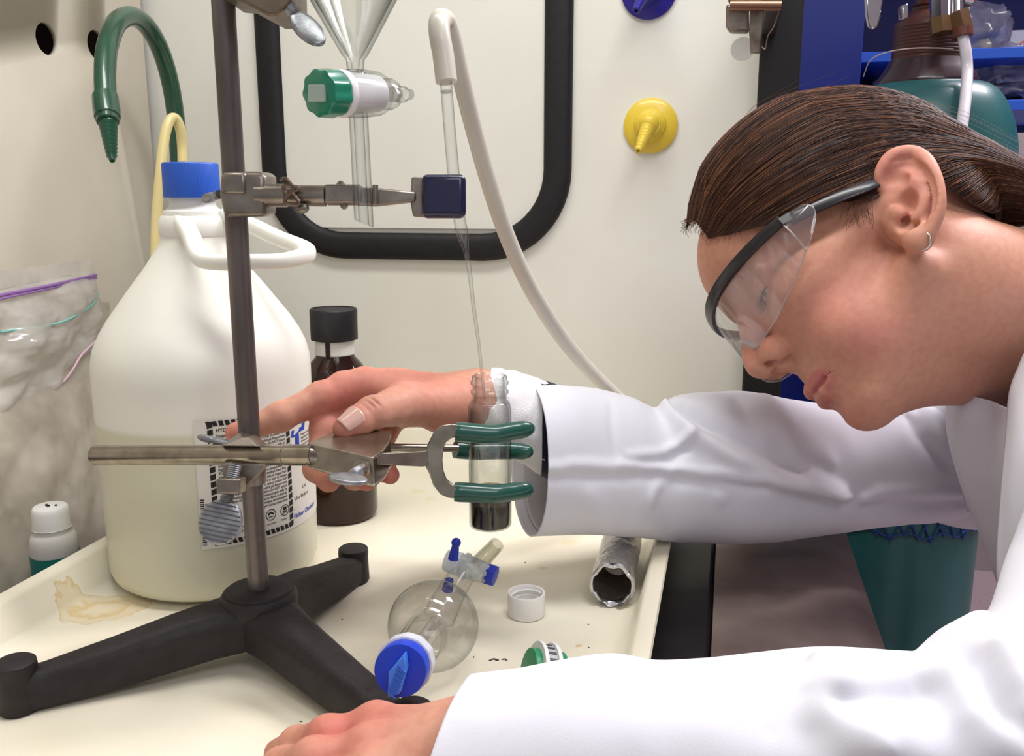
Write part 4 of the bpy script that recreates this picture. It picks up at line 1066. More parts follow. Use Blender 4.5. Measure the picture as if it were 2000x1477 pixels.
# ------------------------------------------------------------------ white screw cap, foil tube, tape dispenser
def small_stuff():
    c = PZ(1028, 1200, ZT); r = 36.5 * pr(c)[2] / F; h = .0165
    root = thing('screw_cap', 'white plastic screw cap lying open side up on the tray', 'cap', c)
    M_w = mat('white_cap_plastic', (238, 236, 232), .38, sss=.15, sss_r=(.004, .004, .004))
    MB().lathe(c, ZV, [(0, r * .9), (.0006, r * .985), (.0018, r), (h - .0006, r), (h, r * .975), (h, r * .90), (h - .001, r * .87), (.002, r * .86), (.002, .001)], 72).build('shell', M_w, root, smooth=40)
    pts = []
    for k in range(97): a = 2 * pi * k / 48 + .6; pts.append(c + V3(cos(a) * r * .86, sin(a) * r * .86, h - .003 - .0072 * k / 96))
    MB().tube(pts, .0008, n=8).build('thread', M_w, root, smooth=60)
    # foil tube
    f = PZ(1197, 1133, .0225); b = PZ(1221, 1030, .0215); ax = unit(b - f); L = .085; r = .0158
    f[2] = ZT + r + .0006
    root = thing('foil_tube', 'open tube of crumpled aluminium foil lying on the tray', 'foil tube', (f[0], f[1], ZT))
    x, y, _ = frame_of(ax)
    def crink(a, t, s_):
        d3 = Vector((cos(a) * 2.3, sin(a) * 2.3, t * 130 + s_))
        v = mnoise.noise(d3 * 1.1) * .05 + abs(mnoise.noise(d3 * 2.3)) * .06 + abs(mnoise.noise(d3 * 5)) * .03
        return 1 - .02 - v * .75
    def fo(u, v):
        a = 2 * pi * u; t = v * L - .006 + (.004 * mnoise.noise(Vector((cos(a) * 3, sin(a) * 3, 4.2))) if v < .05 else 0)
        if v < .02: t -= .006 * max(0, -sin(a)) * 1.0
        o = (x * cos(a) + y * sin(a)) * r * crink(a, t, 0)
        return f + ax * t + o
    M_f = mat('aluminium_foil', (214, 212, 213), .32, .9, bump=.8, bump_scale=220)
    MB().grid(fo, 110, 90, closed_u=True).build('foil', M_f, root, smooth=28, fix=False)
    def fi(u, v):
        a = 2 * pi * u; vv = v
        rr = r * .93 * (1 - .25 * vv) * crink(a * 1.0, vv * .09 + 3, 9) if v < .9 else r * .6 * (1 - v) * 10
        t = vv * L * .5 - .003
        return f + ax * t + (x * cos(a) + y * sin(a)) * rr
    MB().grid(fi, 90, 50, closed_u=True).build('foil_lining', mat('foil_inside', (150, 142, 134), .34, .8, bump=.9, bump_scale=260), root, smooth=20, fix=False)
    lip = MB()
    lp = [f - ax * .006 + (x * cos(a) + y * sin(a)) * r * .93 + V3(0, 0, -.001 + .001 * sin(7 * a)) for a in [2 * pi * k / 80 for k in range(80)]]
    MB().tube(lp, [.0014 + .0008 * abs(mnoise.noise(Vector((k * .7, 1, 2)))) for k in range(80)], n=8, closed=True).build('rolled_lip', M_f, root, smooth=20)
    # tape dispenser
    c = PZ(1062, 1342, .02)
    root = thing('tape_dispenser', 'small green and white tape dispenser half hidden by the near sleeve', 'dispenser', (c[0], c[1], ZT))
    c[2] = ZT + .020
    M_wd = mat('white_abs', (226, 228, 226), .35); M_gr = mat('green_abs', (22, 136, 88), .35)
    R_ = .019; d = unit(V3(-.86, -.42, .25))
    def rim(t, m, name, ra, rb, th): return MB().lathe(c + d * t, d, [(0, rb), (0, ra), (th * .5, ra * 1.02), (th, ra), (th, rb)], 56, False, False).build(name, m, root, smooth=30)
    rim(.0035, M_wd, 'rim', R_, R_ * .78, .0022); rim(-.0045, M_wd, 'rim', R_, R_ * .78, .0022)
    tp = MB().lathe(c - d * .003, d, [(0, R_ * .92), (.007, R_ * .92)], 56).build('tape_roll', mat('grey_tape', (176, 178, 178), .45), root)
    xx, yy, _ = frame_of(d)
    for k in range(24):
        a = 2 * pi * k / 24; p = c + (xx * cos(a) + yy * sin(a)) * R_ * .925
        MB().box(p + d * .0005, (d, xx * cos(a) + yy * sin(a), np.cross(d, xx * cos(a) + yy * sin(a))), (.0022, .0003, .0008)).build('tape_mark', mat('tape_mark_grey', (70, 72, 76), .5), tp)
    MB().lathe(c + d * .0055, d, [(0, R_ * .8), (.004, R_ * .78), (.0045, R_ * .4)], 48).build('side_cover', M_gr, root, smooth=30)
    MB().lathe(c - d * .0055, -d, [(0, R_ * .8), (.004, R_ * .78), (.0045, R_ * .4)], 48).build('side_cover', M_gr, root, smooth=30)
    p = c + d * .0; MB().prism([c + d * .004 + V3(-.01, -.012, -.002), c + d * .004 + V3(-.024, -.020, -.019), c + d * .004 + V3(-.002, -.022, -.021), c + d * .004 + V3(.006, -.012, -.004)], -d * .008).build('cutter_nose', M_gr, root, bevel=.001)
    MB().box(c - d * .011 + V3(.004, .003, .006), (xx, yy, d), (.006, .0035, .0016)).build('clip', M_wd, root, bevel=.0008)
small_stuff()
# ================================================================== person
class Vox:
    """signed-distance sculpting grid (mm), meshed with surface nets"""
    def __init__(s, lo, hi, h):
        s.lo = np.array(lo, float); s.h = h
        n = np.ceil((np.array(hi) - s.lo) / h).astype(int) + 1
        s.n = n; s.D = np.full(n, 1e3, np.float32)
        s.ax = [(s.lo[i] + h * np.arange(n[i])).astype(np.float32) for i in range(3)]
    def _win(s, lo, hi):
        a = [max(0, int((lo[i] - s.lo[i]) / s.h)) for i in range(3)]; b = [min(s.n[i], int((hi[i] - s.lo[i]) / s.h) + 2) for i in range(3)]
        if any(b[i] <= a[i] for i in range(3)): return None
        sl = tuple(slice(a[i], b[i]) for i in range(3))
        return sl, s.ax[0][sl[0]][:, None, None], s.ax[1][sl[1]][None, :, None], s.ax[2][sl[2]][None, None, :]
    def _mix(s, w, d, k, op):
        a = s.D[w]
        if op == 'sub': a = -a
        h = np.clip(.5 + .5 * (d - a) / k, 0, 1); r = d * (1 - h) + a * h - k * h * (1 - h)
        s.D[w] = -r if op == 'sub' else r
    def ell(s, c, r, k=8, op='add', R=None):
        c = np.array(c, float); r = np.array(r if hasattr(r, '__len__') else (r, r, r), float); m = r.max() + k + 4
        w = s._win(c - m, c + m)
        if w is None: return
        sl, x, y, z = w; x, y, z = x - c[0], y - c[1], z - c[2]
        if R is not None:
            R = np.asarray(R, float); x, y, z = (R[0, 0] * x + R[0, 1] * y + R[0, 2] * z, R[1, 0] * x + R[1, 1] * y + R[1, 2] * z, R[2, 0] * x + R[2, 1] * y + R[2, 2] * z)
        k0 = np.sqrt((x / r[0]) ** 2 + (y / r[1]) ** 2 + (z / r[2]) ** 2) + 1e-6
        k1 = np.sqrt((x / r[0] ** 2) ** 2 + (y / r[1] ** 2) ** 2 + (z / r[2] ** 2) ** 2) + 1e-6
        s._mix(sl, k0 * (k0 - 1) / k1, k, op)
    def cone(s, a, b, ra, rb, k=6, op='add'):
        a = np.array(a, float); b = np.array(b, float); m = max(ra, rb) + k + 4
        w = s._win(np.minimum(a, b) - m, np.maximum(a, b) + m)
        if w is None: return
        sl, x, y, z = w; d = b - a; L = d @ d + 1e-9
        t = np.clip(((x - a[0]) * d[0] + (y - a[1]) * d[1] + (z - a[2]) * d[2]) / L, 0, 1)
        q = np.sqrt((x - a[0] - t * d[0]) ** 2 + (y - a[1] - t * d[1]) ** 2 + (z - a[2] - t * d[2]) ** 2) - (ra + (rb - ra) * t)
        s._mix(sl, q, k, op)
    def chain(s, pts, rs, k=6, op='add'):
        for i in range(len(pts) - 1): s.cone(pts[i], pts[i + 1], rs[i], rs[i + 1], k, op)
    def mesh(s, smooth=1):
        D = s.D; V = D < 0
        c = [V[i:V.shape[0] - 1 + i, j:V.shape[1] - 1 + j, k:V.shape[2] - 1 + k] for i in (0, 1) for j in (0, 1) for k in (0, 1)]
        cnt = sum(q.astype(np.int8) for q in c); mixed = (cnt > 0) & (cnt < 8)
        idx = np.full(mixed.shape, -1, np.int64); I, J, K = np.nonzero(mixed); idx[I, J, K] = np.arange(len(I))
        acc = np.zeros((len(I), 3)); num = np.zeros(len(I)); off = [(i, j, k) for i in (0, 1) for j in (0, 1) for k in (0, 1)]
        for a in range(8):
            for b in range(a + 1, 8):
                oa, ob = np.array(off[a]), np.array(off[b])
                if abs(oa - ob).sum() != 1: continue
                va = D[I + oa[0], J + oa[1], K + oa[2]]; vb = D[I + ob[0], J + ob[1], K + ob[2]]
                cr = (va < 0) != (vb < 0); t = np.where(cr, va / np.where(cr, va - vb, 1), 0)
                acc += np.where(cr[:, None], oa + t[:, None] * (ob - oa), 0); num += cr
        P_ = s.lo + s.h * (np.stack([I, J, K], 1) + acc / num[:, None])
        quads = []
        for ax in range(3):
            sa = [slice(None)] * 3; sb = [slice(None)] * 3; sa[ax] = slice(0, -1); sb[ax] = slice(1, None)
            va, vb = V[tuple(sa)], V[tuple(sb)]; cr = va != vb; q = np.stack(np.nonzero(cr), 1)
            o1, o2 = [(1, 2), (2, 0), (0, 1)][ax]
            ok = (q[:, o1] > 0) & (q[:, o2] > 0) & (q[:, o1] < idx.shape[o1]) & (q[:, o2] < idx.shape[o2]); q = q[ok]
            def g(d1, d2):
                r = q.copy(); r[:, o1] -= d1; r[:, o2] -= d2; return idx[r[:, 0], r[:, 1], r[:, 2]]
            f = np.stack([g(1, 1), g(0, 1), g(0, 0), g(1, 0)], 1); fl = va[q[:, 0], q[:, 1], q[:, 2]]
            f = np.where(fl[:, None], f, f[:, ::-1]); quads.append(f[(f >= 0).all(1)])
        Fq = np.concatenate(quads)
        for _ in range(smooth):
            s_ = np.zeros_like(P_); n_ = np.zeros(len(P_))
            for e in ((0, 1), (1, 2), (2, 3), (3, 0)):
                np.add.at(s_, Fq[:, e[0]], P_[Fq[:, e[1]]]); np.add.at(s_, Fq[:, e[1]], P_[Fq[:, e[0]]])
                np.add.at(n_, Fq[:, e[0]], 1); np.add.at(n_, Fq[:, e[1]], 1)
            P_ = P_ * .5 + .5 * s_ / np.maximum(n_, 1)[:, None]
        return P_, Fq

# head frame: f forward, l to her left (towards the camera), u towards the crown; origin between the ears
def c2w(v): return RT * v[0] - UP * v[1] + FW * v[2]
HF = unit(c2w((-0.849, 0.529, -0.007))); HL = c2w((-0.185, -0.309, -0.933)); HL = unit(HL - HF * (HL @ HF)); HU = np.cross(HF, HL)
ROLL = radians(10); HU0, HL0 = HU, HL; HU = HU0 * cos(ROLL) - HL0 * sin(ROLL); HL = HL0 * cos(ROLL) + HU0 * sin(ROLL)
HO = CAM + c2w((0.251, -0.080, 0.610)) + .020 * (HU - HU0)
HM = np.stack([HF, HL, HU], 1)
def hw_(p): return HO + HM @ (np.asarray(p, float) * 1e-3)           # head mm -> world
def wh_(p): return HM.T @ (np.asarray(p, float) - HO) * 1e3          # world -> head mm
def hpx(px, py, l):                                                  # pixel -> head coords on the plane l = const
    r = ray(px, py); t = (l * 1e-3 - (CAM - HO) @ HL) / (r @ HL); return wh_(CAM + r * t)

def build_head():
    g = Vox((-125, -100, -150), (130, 100, 130), 1.3)
    # skull and face masses
    g.ell((2, 0, 42), (94, 72, 80), 4)
    g.ell((54, 0, 54), (48, 57, 44), 16)
    g.ell((42, 0, -10), (51, 57, 54), 14)
    g.ell((38, 0, -50), (47, 47, 36), 14)
    for s in (1, -1):
        g.cone((12, s * 51, -42), (68, s * 15, -78), 14, 13, 14)
        g.ell((63, s * 40, -6), (24, 20, 17), 14)
        g.ell((60, s * 33, -42), 20, 16)
        g.cone((8, s * 60, 2), (58, s * 52, -2), 9, 9, 12)
        g.cone((92, s * 8, 32), (80, s * 36, 34), 6, 5, 14)
    g.ell((74, 0, -80), (15, 17, 14), 10)
    g.ell((68, 0, -54), (24, 27, 22), 10)
    g.ell((78, 0, -36), (13, 17, 15), 10)
    # eye sockets
    for s in (1, -1):
        g.ell((97, s * 33, 15), (15, 18, 11), 10, 'sub')
        g.ell((74, s * 32, 16), 13.4, 4)
        g.cone((86, s * 22, 22.5), (80, s * 43, 22), 1.8, 1.8, 3)
        g.cone((89.5, s * 22, 21.5), (83, s * 44, 20), .7, .7, 1.5, 'sub')
        g.ell((89, s * 32, 9.5), (5, 11, 1.5), 1, 'sub')
    # nose
    g.cone((91, 0, 24), (107, 0, -8), 7, 8.2, 8)
    g.ell((108, 0, -16), (10.5, 10.5, 10.5), 5)
    for s in (1, -1): g.ell((98, s * 12.5, -18), (11.5, 7.5, 9.5), 4)
    g.cone((107, 0, -23), (92, 0, -28), 4.6, 5.4, 4)
    for s in (1, -1):
        nn = hpx(1512, 728, 13.5); g.ell((nn[0], s * nn[1], nn[2]), (7.4, 6.0, 4.2), 1.0, 'sub'); g.cone((nn[0] - 1, s * (nn[1] - 1), nn[2]), (nn[0] - 4, s * (nn[1] - 5), nn[2] + 11), 4.4, 3.2, 1.0, 'sub')
    # mouth
    up = [(76, 25, -55), (84, 17.5, -53.2), (90, 9, -51.8), (93, 3.5, -51.4), (92.6, 0, -52)]
    lo = [(76, 25, -56), (83, 16.5, -58.8), (88.5, 8, -60.4), (90, 0, -60.8)]
    for s in (1, -1):
        g.chain([(a, s * b, c) for a, b, c in up], [2.0, 3.4, 4.2, 4.5, 4.3], 3.5)
        g.chain([(a, s * b, c) for a, b, c in lo], [2.0, 4.0, 5.1, 5.5], 3.5)
        g.chain([(a, s * b, c) for a, b, c in [(77.5, 26, -55.4), (87.5, 17.5, -56), (94, 8, -56), (96.5, 0, -56)]], [1.3, 1.2, 1.1, 1.0], 1.6, 'sub')
    g.ell((103, 0, -70), (11, 20, 5), 8, 'sub')
    g.cone((104, 0, -26), (101, 0, -42), 2.2, 2.2, 5, 'sub')
    # neck
    nb = wh_(P(2160, 655, .68)); n0 = np.array((-14, 0, -40.))
    g.cone(n0, nb, 53, 58, 16)
    g.cone((50, 0, -70), wh_(P(2000, 690, .655)), 20, 38, 18)
    for s in (1, -1): g.cone((-8, s * 56, -14), lerp(n0, nb, .8) + np.array((45, s * 18, 0)), 11, 12, 14)
    # ear (left one follows the photograph, the right one mirrors it)
    def earp(px, py, l): return hpx(px, py, l)
    outer = [(1724, 368, 74), (1719, 345, 78), (1727, 322, 81), (1745, 304, 83), (1767, 298, 84), (1789, 300, 84), (1808, 313, 87), (1821, 335, 89), (1830, 362, 89), (1834, 390, 88), (1832, 415, 86), (1823, 438, 83), (1812, 458, 80)]
    pts = [np.array(p) for p in bez([earp(*q) for q in outer], 4)]; lobe = earp(1793, 468, 77)
    anti = [np.array(p) for p in bez([earp(*q) for q in [(1765, 332, 78), (1792, 345, 80), (1805, 368, 82), (1806, 392, 82), (1798, 415, 80), (1784, 430, 78)]], 4)]
    crus = [earp(*q) for q in [(1724, 372, 72), (1745, 374, 73), (1768, 366, 75)]]
    plate = [earp(*q) for q in [(1738, 350, 75), (1745, 330, 77), (1768, 318, 78), (1792, 335, 79), (1800, 365, 79), (1760, 345, 75), (1785, 360, 77), (1795, 400, 77), (1785, 440, 76), (1788, 466, 76)]]
    root_ = [earp(*q) for q in [(1730, 350, 66), (1745, 390, 66), (1765, 440, 66), (1785, 470, 70)]]
    conc = [earp(*q) for q in [(1772, 404, 82), (1764, 394, 82), (1770, 426, 81)]]
    trag = earp(1757, 418, 74); notch = earp(1766, 438, 80)
    for s in (1, -1):
        m = lambda p: np.array((p[0], s * p[1], p[2]))
        g.chain([m(p) for p in root_], [9, 9, 9, 7], 6)
        g.chain([m(p) for p in plate], [5, 5, 5, 5.5, 6, 6.5, 7.5, 7.0, 6, 6], 5)
        g.chain([m(p) for p in pts], list(np.interp(np.linspace(0, 12, len(pts)), range(13), [3.0, 3.4, 3.8, 4.1, 4.2, 4.2, 4.2, 4.1, 4.0, 3.8, 3.7, 3.8, 4.2])), 1.2)
        g.ell(m(lobe), (7.5, 5.0, 9), 5)
        # scapha groove and concha bowl
        sc = [np.array(p) for p in bez([earp(*q) for q in [(1748, 330, 84), (1772, 320, 86), (1796, 330, 89), (1814, 355, 91), (1819, 388, 90), (1814, 415, 88)]], 4)]
        g.chain([m(p) for p in sc], list(np.interp(np.linspace(0, 5, len(sc)), range(6), [3.0, 3.2, 3.2, 3.0, 2.8, 2.2])), 1.5, 'sub')
        g.ell(m(conc[1]), (8.5, 10, 9), 3, 'sub'); g.ell(m(conc[2]), (7.5, 9.5, 8.5), 3, 'sub')
        g.ell(m(earp(1747, 350, 83)), (8, 6, 8), 3, 'sub')
        g.chain([m(p) for p in anti], list(np.interp(np.linspace(0, 5, len(anti)), range(6), [2.2, 2.8, 3.0, 3.0, 2.8, 2.4])), 1.5)
        g.chain([m(p) for p in crus], [3.4, 3.0, 2.2], 2.5)
        g.ell(m(trag), (5, 5, 6), 3)
        g.cone(m(earp(1770, 440, 84)), m(earp(1768, 430, 72)), 2.4, 2.6, 2, 'sub')
    # soft hollow at the temple and under the cheekbone
    for s in (1, -1): g.ell((46, s * 84, 26), (22, 14, 20), 10, 'sub')
    v, f = g.mesh(1)
    col = np.zeros((len(v), 3))
    base = np.array(srgb(198, 144, 120)[:3]); pink = np.array(srgb(204, 132, 120)[:3]); lip = np.array(srgb(184, 108, 104)[:3]); pale = np.array(srgb(222, 180, 158)[:3])
    def gz(c, r): return np.exp(-(((v - np.array(c)) / np.array(r)) ** 2).sum(1))
    n3 = np.array([mnoise.noise(Vector(p * .03)) for p in v])
    wp = np.zeros(len(v)); wl = np.zeros(len(v))
    for s in (1, -1):
        wp += .6 * gz((62, s * 48, -30), (26, 24, 24)) + .5 * gz((55, s * 45, -62), (18, 18, 14)) + .55 * gz((97, s * 10, -14), (10, 9, 9)) + .6 * gz((-12, s * 84, 8), (30, 14, 40))
    wp += .6 * gz((108, 0, -10), (12, 14, 10)) + .3 * gz((88, 0, -78), (14, 20, 14)) + .25 * n3
    for pl in (up, lo):
        for s in (1, -1):
            for a, b in zip(pl, pl[1:]):
                a = np.array((a[0], s * a[1], a[2])); b = np.array((b[0], s * b[1], b[2])); t = np.clip(((v - a) @ (b - a)) / ((b - a) @ (b - a)), 0, 1)
                d = np.linalg.norm(v - a - t[:, None] * (b - a), axis=1); wl = np.maximum(wl, np.clip((6.2 - d) / 1.6, 0, 1) * np.clip((26 - abs(v[:, 1])) / 4, 0, 1))
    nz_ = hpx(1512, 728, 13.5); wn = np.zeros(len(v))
    for s in (1, -1): wn = np.maximum(wn, np.clip(1.9 - np.sqrt((((v - np.array((nz_[0] - 1.5, s * (nz_[1] - 2.5), nz_[2] + 3.5))) / np.array((5.6, 5.2, 5.6))) ** 2).sum(1)) * 1.5, 0, 1))  # nostril insides: dark red, with the shade of the hole painted in
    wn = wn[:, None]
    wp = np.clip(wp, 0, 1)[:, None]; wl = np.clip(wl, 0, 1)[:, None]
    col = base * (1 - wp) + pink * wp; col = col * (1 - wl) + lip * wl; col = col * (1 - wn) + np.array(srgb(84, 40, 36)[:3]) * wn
    return v, f, col

def hand_colors(v, tips, k=.0):
    base = np.array(srgb(200, 147, 124)[:3]); pink = np.array(srgb(194, 116, 102)[:3]); w = np.zeros(len(v))
    for t, r, a in tips: w += a * np.exp(-((v - t) ** 2).sum(1) / r ** 2)
    w = np.clip(w + .25 * np.array([mnoise.noise(Vector(p * .05)) for p in v]), 0, 1)[:, None]
    return base * (1 - w) + pink * w

MMO = np.array([-0.2, 0.5, 0.0])                 # origin of the body's millimetre space
def mm(p): return (np.asarray(p, float) - MMO) * 1e3
def Q(px, py, d): return mm(P(px, py, d))
def QZ(px, py, z): return mm(PZ(px, py, z))
def finger(g, pts, rs, k=4):
    g.chain(pts, rs, k)
    for p, r in zip(pts[1:-1], rs[1:-1]): g.ell(p, r * 1.05, 3)

ELB_F, SHO_F = P(1480, 915, .715), P(1900, 890, .80)
WR_F = P(960, 800, .615)
WR_N, ELB_N, SHO_N = PZ(900, 1470, .052), P(2110, 1412, .408), P(2268, 950, .485)
def build_right_hand():
    j = dict(w=Q(935, 786, .632), cmc=Q(868, 796, .608), mi=Q(712, 756, .606), mm_=Q(718, 768, .626), mr=Q(742, 786, .645), mp=Q(772, 806, .658))
    allp = np.array(list(j.values()) + [Q(455, 850, .565), Q(650, 960, .56), Q(1180, 860, .66)])
    g = Vox(allp.min(0) - 28, allp.max(0) + 28, 1.0)
    # forearm, wrist
    g.cone(mm(ELB_F), Q(1010, 808, .648), 38, 24, 10); g.cone(Q(1010, 808, .648), j['w'], 24, 20.5, 10)
    g.ell(j['w'] + np.array((0, 0, 0)), (20, 24, 19), 10)
    # palm
    for key, r0, r1 in (('mi', 17, 13.5), ('mm_', 17, 13), ('mr', 16, 12.5), ('mp', 15, 11.5)): g.cone(j['w'], j[key], r0, r1, 10)
    g.cone(j['w'], j['cmc'], 18, 16, 10)
    # thumb
    tm, ti, tt = Q(790, 790, .580), Q(728, 806, .548), Q(672, 838, .533)
    g.cone(j['cmc'], tm, 16.5, 12.5, 9); g.cone(tm, ti, 11.5, 10.2, 5); g.cone(ti, lerp(ti, tt, .55), 10.2, 9.2, 3); g.cone(lerp(ti, tt, .55), tt, 9.2, 6.8, 3)
    g.ell(lerp(tm, ti, .45), 11.2, 4)
    # web between thumb and index
    g.cone(lerp(j['mi'], j['w'], .28), tm, 11, 9, 14)
    g.ell(Q(688, 790, .575), (9, 10, 9), 6, 'sub')
    # index pointing behind the stand rod
    ip, idp, it = Q(628, 778, .592), Q(548, 814, .578), Q(462, 846, .568)
    finger(g, [j['mi'], ip, idp, it], [12.6, 10.4, 9.0, 7.0])
    g.ell(Q(668, 748, .60), 7, 8)
    # fingers curled round the clamp
    mid = [j['mm_'], Q(636, 838, .592), Q(620, 915, .580), Q(642, 940, .563)]; finger(g, mid, [11.5, 9.6, 8.4, 7.2])
    rin = [j['mr'], Q(690, 872, .615), Q(693, 930, .592), Q(716, 938, .572)]; finger(g, rin, [11, 9.2, 8.2, 7])
    pin = [j['mp'], Q(738, 880, .628), Q(750, 918, .604), Q(762, 928, .586)]; finger(g, pin, [10, 8.2, 7.2, 6.2])
    # knuckle creases on the thumb
    dt = unit(tt - ti); nrm = unit(-np.array(FW) + UP * .6)
    for k in (-.12, .0, .13):
        c = ti + dt * k * 30 + nrm * 10.6; w = unit(np.cross(dt, nrm)); g.cone(c - w * 5, c + w * 5, .6, .6, 1.4, 'sub')
    # wrist creases
    v, f = g.mesh(1)
    col = hand_colors(v, [(Q(820, 735, .6), 26, .7), (tt, 14, .6), (it, 14, .6), (Q(690, 775, .59), 22, .75), (mid[1], 14, .5), (mid[3], 12, .8), (pin[3], 12, .8), (rin[3], 12, .8), (Q(810, 850, .61), 26, .7), (Q(640, 770, .59), 14, .3)])
    # thumb nail: a curved plate on the back of the thumb tip
    up_ = unit(nrm - dt * (nrm @ dt)); sd = np.cross(dt, up_); c = lerp(ti, tt, .80)
    def nail(u, w):
        a = (w - .5) * 1.75; L = (u - .5) * 14.0 - 3.0 * (abs(w - .5) * 2) ** 2.5 * max(0, u - .5) + 2.6 * (abs(w - .5) * 2) ** 2.5 * max(0, .5 - u); wd = 1.0
        rr = lerp(9.6, 7.6, u); tipc = 1.0
        return MMO + 1e-3 * (c + dt * (L + .8) + up_ * (cos(a * tipc) * (rr + .25) - (u - .3) * 1.2) + sd * sin(a * tipc) * (rr * .93) * wd)
    return v, f, col, nail
def build_left_hand():
    w = QZ(905, 1462, .050); mi, mm_, mr, mp = QZ(735, 1432, .044), QZ(722, 1478, .046), QZ(722, 1530, .044), QZ(735, 1585, .038)
    far = [w, mi, mp, QZ(530, 1475, .02), QZ(600, 1640, .02), Q(1160, 1490, .395)]
    a = np.array(far); g = Vox(a.min(0) - 34, a.max(0) + 34, 1.1)
    g.cone(mm(ELB_N), Q(1010, 1490, .393), 36, 24, 10); g.cone(Q(1010, 1490, .393), w, 24, 20, 10)
    for p, r in ((mi, 12.5), (mm_, 12.5), (mr, 12), (mp, 11)): g.cone(w, p, 16, r, 10)
    fi = [mi, QZ(640, 1440, .044), QZ(580, 1456, .032), QZ(541, 1470, .019)]; finger(g, fi, [11.5, 9, 8, 6.4])
    fm = [mm_, QZ(612, 1486, .046), QZ(548, 1500, .032), QZ(512, 1512, .018)]; finger(g, fm, [11.5, 9.2, 8.2, 6.6])
    fr = [mr, QZ(622, 1545, .043), QZ(560, 1556, .030), QZ(528, 1562, .018)]; finger(g, fr, [11, 9, 8, 6.4])
    fp = [mp, QZ(660, 1610, .036), QZ(612, 1622, .026), QZ(584, 1628, .016)]; finger(g, fp, [10, 8, 7, 5.8])
    th = [QZ(850, 1448, .040), QZ(800, 1440, .034), QZ(735, 1448, .026), QZ(690, 1462, .018)]; finger(g, th, [14, 11, 9.5, 8])
    # tendons on the back of the hand
    for p in (mi, mm_, mr, mp):
        g.ell(p + np.array((0, 0, 3.)), 11, 5); g.cone(lerp(w, p, .35) + np.array((0, 0, 14.)), p + np.array((0, 0, 9.)), 2, 3, 7)
    v, f = g.mesh(1)
    col = hand_colors(v, [(mi, 20, .8), (mm_, 20, .8), (fi[1], 15, .5), (fm[1], 15, .5), (fi[3], 12, .6)])
    return v, f, col
def build_coat():
    nb = mm(P(2160, 655, .68)); pel = mm(np.array([.52, .50, -.10])); cw = mm(np.array([.40, .56, .12])); kn = mm(np.array([.53, .50, -.46]))
    pts = np.array([nb, pel, cw, mm(SHO_F), mm(SHO_N), kn]); g = Vox(pts.min(0) - 200, pts.max(0) + 200, 6.0)
    g.cone(nb, cw, 74, 112, 40); g.cone(cw, pel, 112, 124, 40); g.cone(pel, kn, 126, 160, 30)
    g.cone(mm(SHO_F), nb, 62, 66, 40); g.cone(mm(SHO_N), nb, 60, 66, 40)
    g.cone(mm(SHO_F), lerp(mm(SHO_F), mm(ELB_F), .2), 60, 54, 20); g.cone(mm(SHO_N), mm(P(2250, 1080, .458)), 58, 50, 20)
    g.cone(HO_mm(), lerp(HO_mm(), nb, .92), 40, 66, 6, 'sub')
    g.ell(kn + np.array((0, 0, -175.)), (400, 400, 60), 4, 'sub')
    return g.mesh(2)
def HO_mm(): return mm(HO)
def build_trunk():
    """torso, upper arms and legs inside the clothes, coarse"""
    nb = mm(P(2160, 655, .68)); ch = mm(P(2260, 980, .66)); pel = mm(np.array([.52, .50, -.10]))
    pts = np.array([nb, ch, pel, mm(ELB_F), mm(SHO_F), mm(SHO_N), mm(ELB_N), mm((.55, .4, -.9)), mm((.55, .75, -.9)), mm(P(1480, 915, .715))])
    g = Vox(pts.min(0) - 90, pts.max(0) + np.array((150, 110, 90)), 7.0)
    cw = mm(np.array([.40, .56, .12]))
    g.cone(mm(P(2000, 620, .66)), nb, 50, 54, 20)
    g.cone(nb, cw, 62, 100, 40); g.cone(cw, pel, 100, 110, 40)
    g.cone(mm(SHO_F), nb, 42, 52, 30); g.cone(mm(SHO_N), nb, 36, 52, 30)
    g.cone(mm(SHO_F), mm(ELB_F), 46, 38, 20); g.cone(mm(SHO_N), mm(P(2225, 1200, .435)), 36, 35, 12); g.cone(mm(P(2225, 1200, .435)), mm(ELB_N), 35, 33, 12)
    for y in (.42, .60):
        g.cone(pel + np.array((0, (y - .5) * 600, -40)), mm((.50, y, -.45)), 85, 55, 30); g.cone(mm((.50, y, -.45)), mm((.54, y, -.84)), 52, 36, 20); g.cone(mm((.54, y, -.865)), mm((.42, y, -.875)), 32, 24, 14)
    return g.mesh(1)

